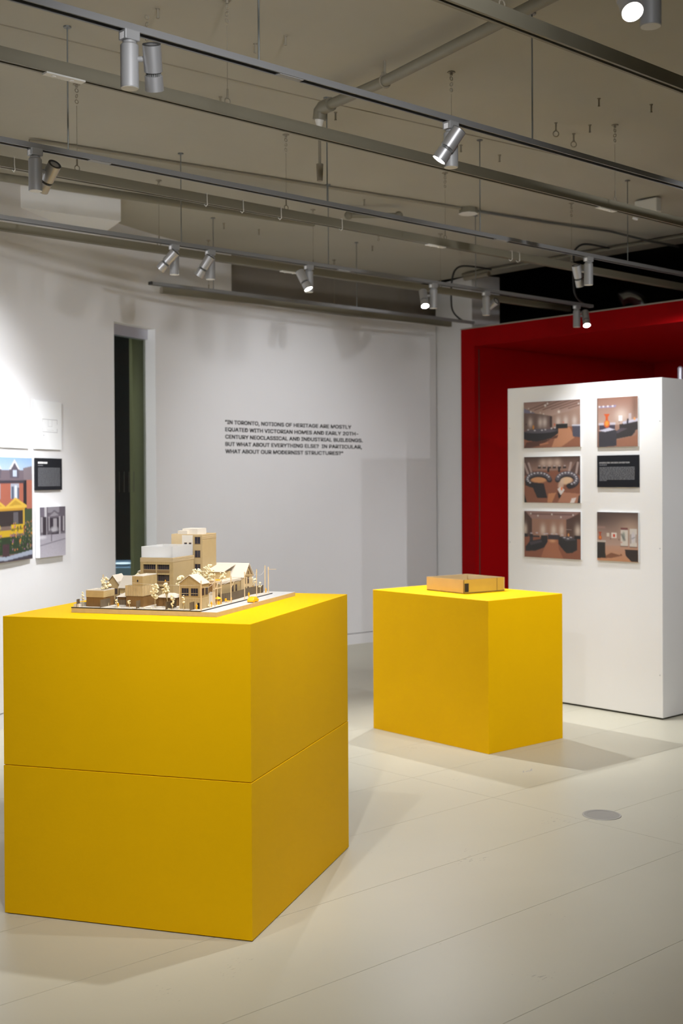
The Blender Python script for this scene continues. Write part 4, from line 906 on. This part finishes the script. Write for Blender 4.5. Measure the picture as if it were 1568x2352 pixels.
# gabled front house
gh = part(MB().prism([(.08, G), (.161, G), (.161, G+.087), (.1235, G+.115), (.08, G+.087)], 'x', .045, .111), 'gabled_house', 'm_board_v')
gable_x(gh, .045, .111, .08, .161, G+.0875, G+.1155, .0035, .0022, ym=.1235)
MB().box(.0438, .1115, .0792, .1618, G+.036, G+.0378).build('string_course', 'm_tan_light', gh)
MB().box(.0442, .111, .0796, .1614, G, G+.036).build('lower_cladding', 'm_board_v_wide', gh)
win_front(gh, .045, .0915, .117, G+.046, G+.071, 2); win_front(gh, .045, .127, .152, G+.046, G+.071, 2)
for y in (.0915, .127): MB().box(.0436, .0450, y, y+.0255, G+.053, G+.0542).build('transom', 'm_stick', gh)
win_right(gh, .08, .052, .070, G+.047, G+.071, 1); win_right(gh, .08, .082, .102, G+.047, G+.071, 1)
MB().box(.0437, .045, .0850, .0935, G, G+.022).build('door', 'm_black', gh)
for (x, y) in ((.0443, .0797), (.0443, .1605)): MB().box(x-.0012, x+.0012, y-.0012, y+.0012, G, G+.087).build('corner_post', 'm_stick', gh)
# dark court behind it with pergola and light screen
ct = part(MB().box(.150, .262, .118, .175, G, G+.078), 'courtyard_wing', 'm_brown_v')
win_right(ct, .118, .232, .248, G+.040, G+.056, 0)

b = MB()
for x in (.118, .165, .2, .236): b.box(x-.0015, x+.0015, .086, .089, G, G+.082)
b.box(.115, .240, .086, .089, G+.080, G+.083); b.box(.115, .118, .086, .160, G+.080, G+.083); b.box(.237, .240, .086, .160, G+.080, G+.083); b.box(.165, .240, .0862, .0885, G+.057, G+.060)
part(b, 'pergola', 'm_stick')
part(MB().box(.140, .205, .096, .098, G, G+.045).box(.203, .205, .098, .118, G, G+.045), 'light_screen', 'm_card')
# right-hand house: low wing and gabled end
lw = part(MB().box(.310, .500, .122, .215, G, G+.064), 'flat_wing', 'm_tan')
MB().box(.307, .500, .119, .218, G+.064, G+.072).build('fascia', 'm_roof', lw); 
for (x0, x1) in ((.418, .430), (.452, .464)): win_right(lw, .122, x0, x1, G+.026, G+.050)
MB().box(.335, .345, .1195, .122, G+.066, G+.066+.001).build('trim', 'm_roof', lw)
eh = part(MB().prism([(.504, G), (.597, G), (.597, G+.076), (.5505, G+.120), (.504, G+.076)], 'y', .112, .262), 'gabled_house', 'm_tan_light')
gable_y(eh, .504, .597, .110, .262, G+.0765, G+.1215, .005, .003)
MB().prism([(.510, G+.079), (.5505, G+.117), (.591, G+.079)], 'y', .1105, .1122).build('gable_recess', 'm_frame', eh)
MB().prism([(.516, G+.0765), (.5505, G+.108), (.585, G+.0765)], 'y', .1095, .1107).build('gable_panel', 'm_tan', eh)
win_right(eh, .112, .516, .526, G+.048, G+.071); win_right(eh, .112, .548, .559, G+.048, G+.071); win_right(eh, .112, .516, .525, G+.018, G+.034); win_right(eh, .112, .548, .558, G+.018, G+.034); win_right(eh, .1095, .546, .552, G+.084, G+.094)
dm = part(MB().box(.430, .506, .165, .258, G+.070, G+.098), 'dormer_house', 'm_board_h')
MB().add([(.424, .158, G+.098), (.424, .266, G+.098), (.540, .266, G+.119), (.540, .158, G+.119), (.424, .158, G+.1), (.424, .266, G+.1), (.540, .266, G+.121), (.540, .158, G+.121)], [(0, 1, 2, 3), (4, 7, 6, 5), (0, 4, 5, 1), (2, 6, 7, 3), (1, 5, 6, 2), (0, 3, 7, 4)]).build('roof', 'm_roof', dm)
win_front(dm, .430, .215, .225, G+.072, G+.084, 0)
# fences
def fence(pts, h_, name='fence'):
    for (a, c) in zip(pts, pts[1:]):
        a = Vector((*a, G)); c = Vector((*c, G)); n = (c-a).normalized(); n = Vector((-n.y, n.x, 0))*.0014
        b = MB(); b.rings([[a, c, c+n, a+n], [p+Vector((0, 0, h_)) for p in (a, c, c+n, a+n)]]); b.build(name, 'm_fence', am)
fence([(.004, .447), (.075, .447)], .027); fence([(.0, .538), (.02, .538)], .027); fence([(.0, .305), (.03, .305)], .027); fence([(.0, .192), (.085, .192)], .027); fence([(.0, .101), (.035, .101)], .027)
fence([(.285, .112), (.355, .098), (.430, .099), (.500, .104)], .030); fence([(.500, .104), (.585, .112), (.680, .099)], .030); fence([(.285, .112), (.285, .155)], .028); fence([(.108, .449), (.108, .395)], .018)
part(MB().box(.001, .018, .53, .552, G, G+.010), 'low_planter', 'm_card'); part(MB().box(.03, .05, .528, .55, G, G+.013), 'low_planter', 'm_card')
# poles and wires
poles = [(.002, .060, .103), (.129, .065, .105), (.274, .065, .099), (.409, .067, .103), (.542, .072, .103), (.672, .088, .108), (.672, .074, .103)]
for i, (x, y, hh_) in enumerate(poles):
    b = MB().box(x-.0014, x+.0014, y-.0014, y+.0014, ZG, ZG+hh_)
    if i in (2, 4): b.box(x-.0008, x+.0008, y-.004, y+.004, ZG+hh_-.012, ZG+hh_-.010)
    if i == 6: b.box(x-.0008, x+.0008, y-.034, y, ZG+hh_-.010, ZG+hh_-.0085)
    if i == 3: b.box(x-.0008, x+.0008, y-.034, y, ZG+hh_-.012, ZG+hh_-.0105)
    if i in (1, 2): b.tube([(x, y, ZG+hh_-.048), (x+.0, y-.0, ZG+hh_-.047), (x+.03, y, ZG+hh_-.022)], .0008, 6)
    part(b, 'utility_pole', 'm_stick')
part(MB().box(.2186, .2214, .5526, .5554, ZG, ZG+.098).box(.219, .221, .546, .562, ZG+.084, ZG+.0855), 'utility_pole', 'm_stick')
def wire(a, c, sag):
    pts = [Vector(a).lerp(Vector(c), k/10)-Vector((0, 0, sag*4*(k/10)*(1-k/10))) for k in range(11)]
    part(MB().tube(pts, .00035, 5), 'wire', 'm_wire')
for i in range(5):
    a, c = poles[i], poles[i+1]; wire((a[0], a[1], ZG+a[2]-.015), (c[0], c[1], ZG+c[2]-.012), .016)
wire((.22, .554, ZG+.084), (.06, .44, ZG+.065), .008); wire((.002, .06, ZG+.088), (.03, .34, ZG+.088), .004)
# trees: dried flower heads on twigs
def tree(x, y, h_, spread, n, seed, br=.0042, low=.45, lean=(0, 0)):
    r = random.Random(seed); tk_ = MB(); fo = MB(); top = Vector((x+lean[0], y+lean[1], G+h_*.5))
    tk_.tube([(x, y, G), (x+lean[0]*.4, y+lean[1]*.4, G+h_*.25), tuple(top)], .0011, 5)
    for k in range(n):
        a = r.uniform(0, 2*PI); rr = spread*math.sqrt(r.random()); z = G+h_*r.uniform(low, 1.); f = 1-.45*abs((z-G)/h_-.72)/.3
        p = Vector((x+lean[0]*1.6+rr*math.cos(a)*f, y+lean[1]*1.6+rr*math.sin(a)*f, z))
        if k % 3 == 0: tk_.tube([tuple(top.lerp(Vector((x, y, G)), r.uniform(0, .4))), tuple((top+p)/2+Vector((0, 0, .002))), tuple(p)], .0005, 4)
        fo.ball(p, br*1.22*r.uniform(.6, 1.15), 1, r.uniform(.75, 1.))
    t_ = part(tk_, 'model_tree', 'm_twig'); fo.build('blossom', 'm_flower', t_, smooth=True); return t_
tree(.062, .446, .100, .019, 34, 1, .0042, .62, (.004, .010)); tree(.052, .259, .082, .017, 62, 2, .0036, .40); tree(.064, .214, .086, .014, 42, 3, .0036, .58, (-.004, .004))
tree(.105, .185, .108, .016, 40, 4, .0042, .70); tree(.170, .150, .128, .026, 125, 5, .0036, .45); tree(.335, .180, .132, .026, 105, 6, .0034, .52); tree(.40, .15, .100, .018, 30, 7, .0034, .6)
tree(.012, .388, .032, .005, 8, 8, .0026, .5); tree(.020, .342, .032, .006, 8, 9, .0028, .5); tree(.020, .525, .050, .008, 10, 10, .0026, .5); tree(.018, .176, .050, .008, 11, 11, .0034, .55); tree(.012, .13, .050, .006, 9, 12, .0032, .5); tree(.010, .172, .026, .006, 6, 13, .0028, .4)
tree(.250, .425, .105, .012, 16, 14, .0046, .75); tree(.62, .115, .062, .013, 13, 15, .0030, .55); tree(.66, .135, .060, .013, 12, 16, .0030, .5); tree(.65, .10, .042, .007, 6, 17, .0032, .6); tree(.215, .085, .028, .008, 9, 18, .0024, .3); tree(.10, .073, .018, .008, 9, 19, .0022, .2)
r = random.Random(5)
for k in range(9): part(MB().ball((r.uniform(.006, .02), r.uniform(.12, .40), G+.002), .0026, 1), 'shrub', 'm_flower', smooth=True)
# yellow figures, car, bench, parasol
def figure(x, y, h_=.018, rz=0., z=None):
    z = G if z is None else z; k = h_/.018; c, s = math.cos(rz), math.sin(rz); b = MB()
    def P(dx, dy, dz): return (x+(dx*c-dy*s)*k, y+(dx*s+dy*c)*k, z+dz*k)
    for sg in (-1, 1):
        b.tube([P(.0004*sg, .0014*sg, 0), P(.0002, .0013*sg, .004), P(0, .0011*sg, .0085)], .001, 6, [.0009*k, .0011*k, .0014*k])
        b.tube([P(0, .0022*sg, .0138), P(.0006, .0029*sg, .0108), P(.0016, .0026*sg, .0085)], .001, 6, [.0009*k, .0008*k, .0007*k])
    b.tube([P(0, 0, .0078), P(0, 0, .011), P(0, 0, .0138), P(0, 0, .0148)], .002, 8, [.0021*k, .0021*k, .0025*k, .001*k]); b.ball(P(0, 0, .0165), .0016*k, 2)
    return part(b, 'scale_figure', 'm_orange', smooth=True)
for q in ((.482, .080, .020, .3), (.319, .083, .018, 1.), (.128, .078, .020, 0), (.030, .090, .020, .5), (.225, .082, .020, 2.), (.678, .087, .019, 0), (.020, .386, .018, .4)): figure(q[0], q[1], q[2], q[3])
figure(.2025, .292, .017, 0, G+.0685)
def car(x, y, sc=1., rz=0., zz=None):
    zz = .0160 if zz is None else zz
    prof = [(-.040, .004), (-.040, .0125), (-.034, .0165), (-.024, .0265), (-.004, .0285), (.018, .0275), (.026, .018), (.037, .0155), (.0405, .011), (.040, .004)]
    b = MB(); rings = []
    for yy, sx in ((-.0165, .93), (-.0150, 1.), (.0150, 1.), (.0165, .93)):
        rings.append([(px_*(.97 if abs(yy) > .016 else 1), yy*(.80 if pz > .02 else 1), pz) for px_, pz in prof])
    b.rings(rings)
    for wx in (-.025, .025):
        for sg in (-1, 1): b.cyl((wx, sg*.0135, .006), (wx, sg*.0172, .006), .006, 14)
    o = part(b, 'model_car', 'm_orange', bevel=.0012); o.location = (x, y, zz); o.rotation_euler = (0, 0, rz); o.scale = (sc, sc, sc); return o
car(.355, .012, .72); car(.62, .125, .62, .2, G+.012); car(.66, .115, .5, .1, G+.010)
b = MB(); b.box(.285, .300, .080, .094, G+.0045, G+.006).box(.285, .300, .093, .0945, G+.006, G+.014)
for (x, y) in ((.286, .081), (.299, .081), (.286, .093), (.299, .093)): b.box(x-.0006, x+.0006, y-.0006, y+.0006, G, G+.0045)
part(b, 'bench', 'm_orange')
b = MB().cyl((.204, .086, G), (.204, .086, G+.026), .0007, 6).lathe((.204, .086, G+.029), (0, 0, -1), [(0, .0004), (.002, .006), (.005, .0105), (.008, .0125), (.0085, .011)], 16).box(.199, .209, .079, .092, G, G+.012)
part(b, 'parasol', 'm_orange', smooth=True)
part(MB().box(.335, .352, .140, .155, G+.072, G+.078), 'roof_planter', 'm_orange')
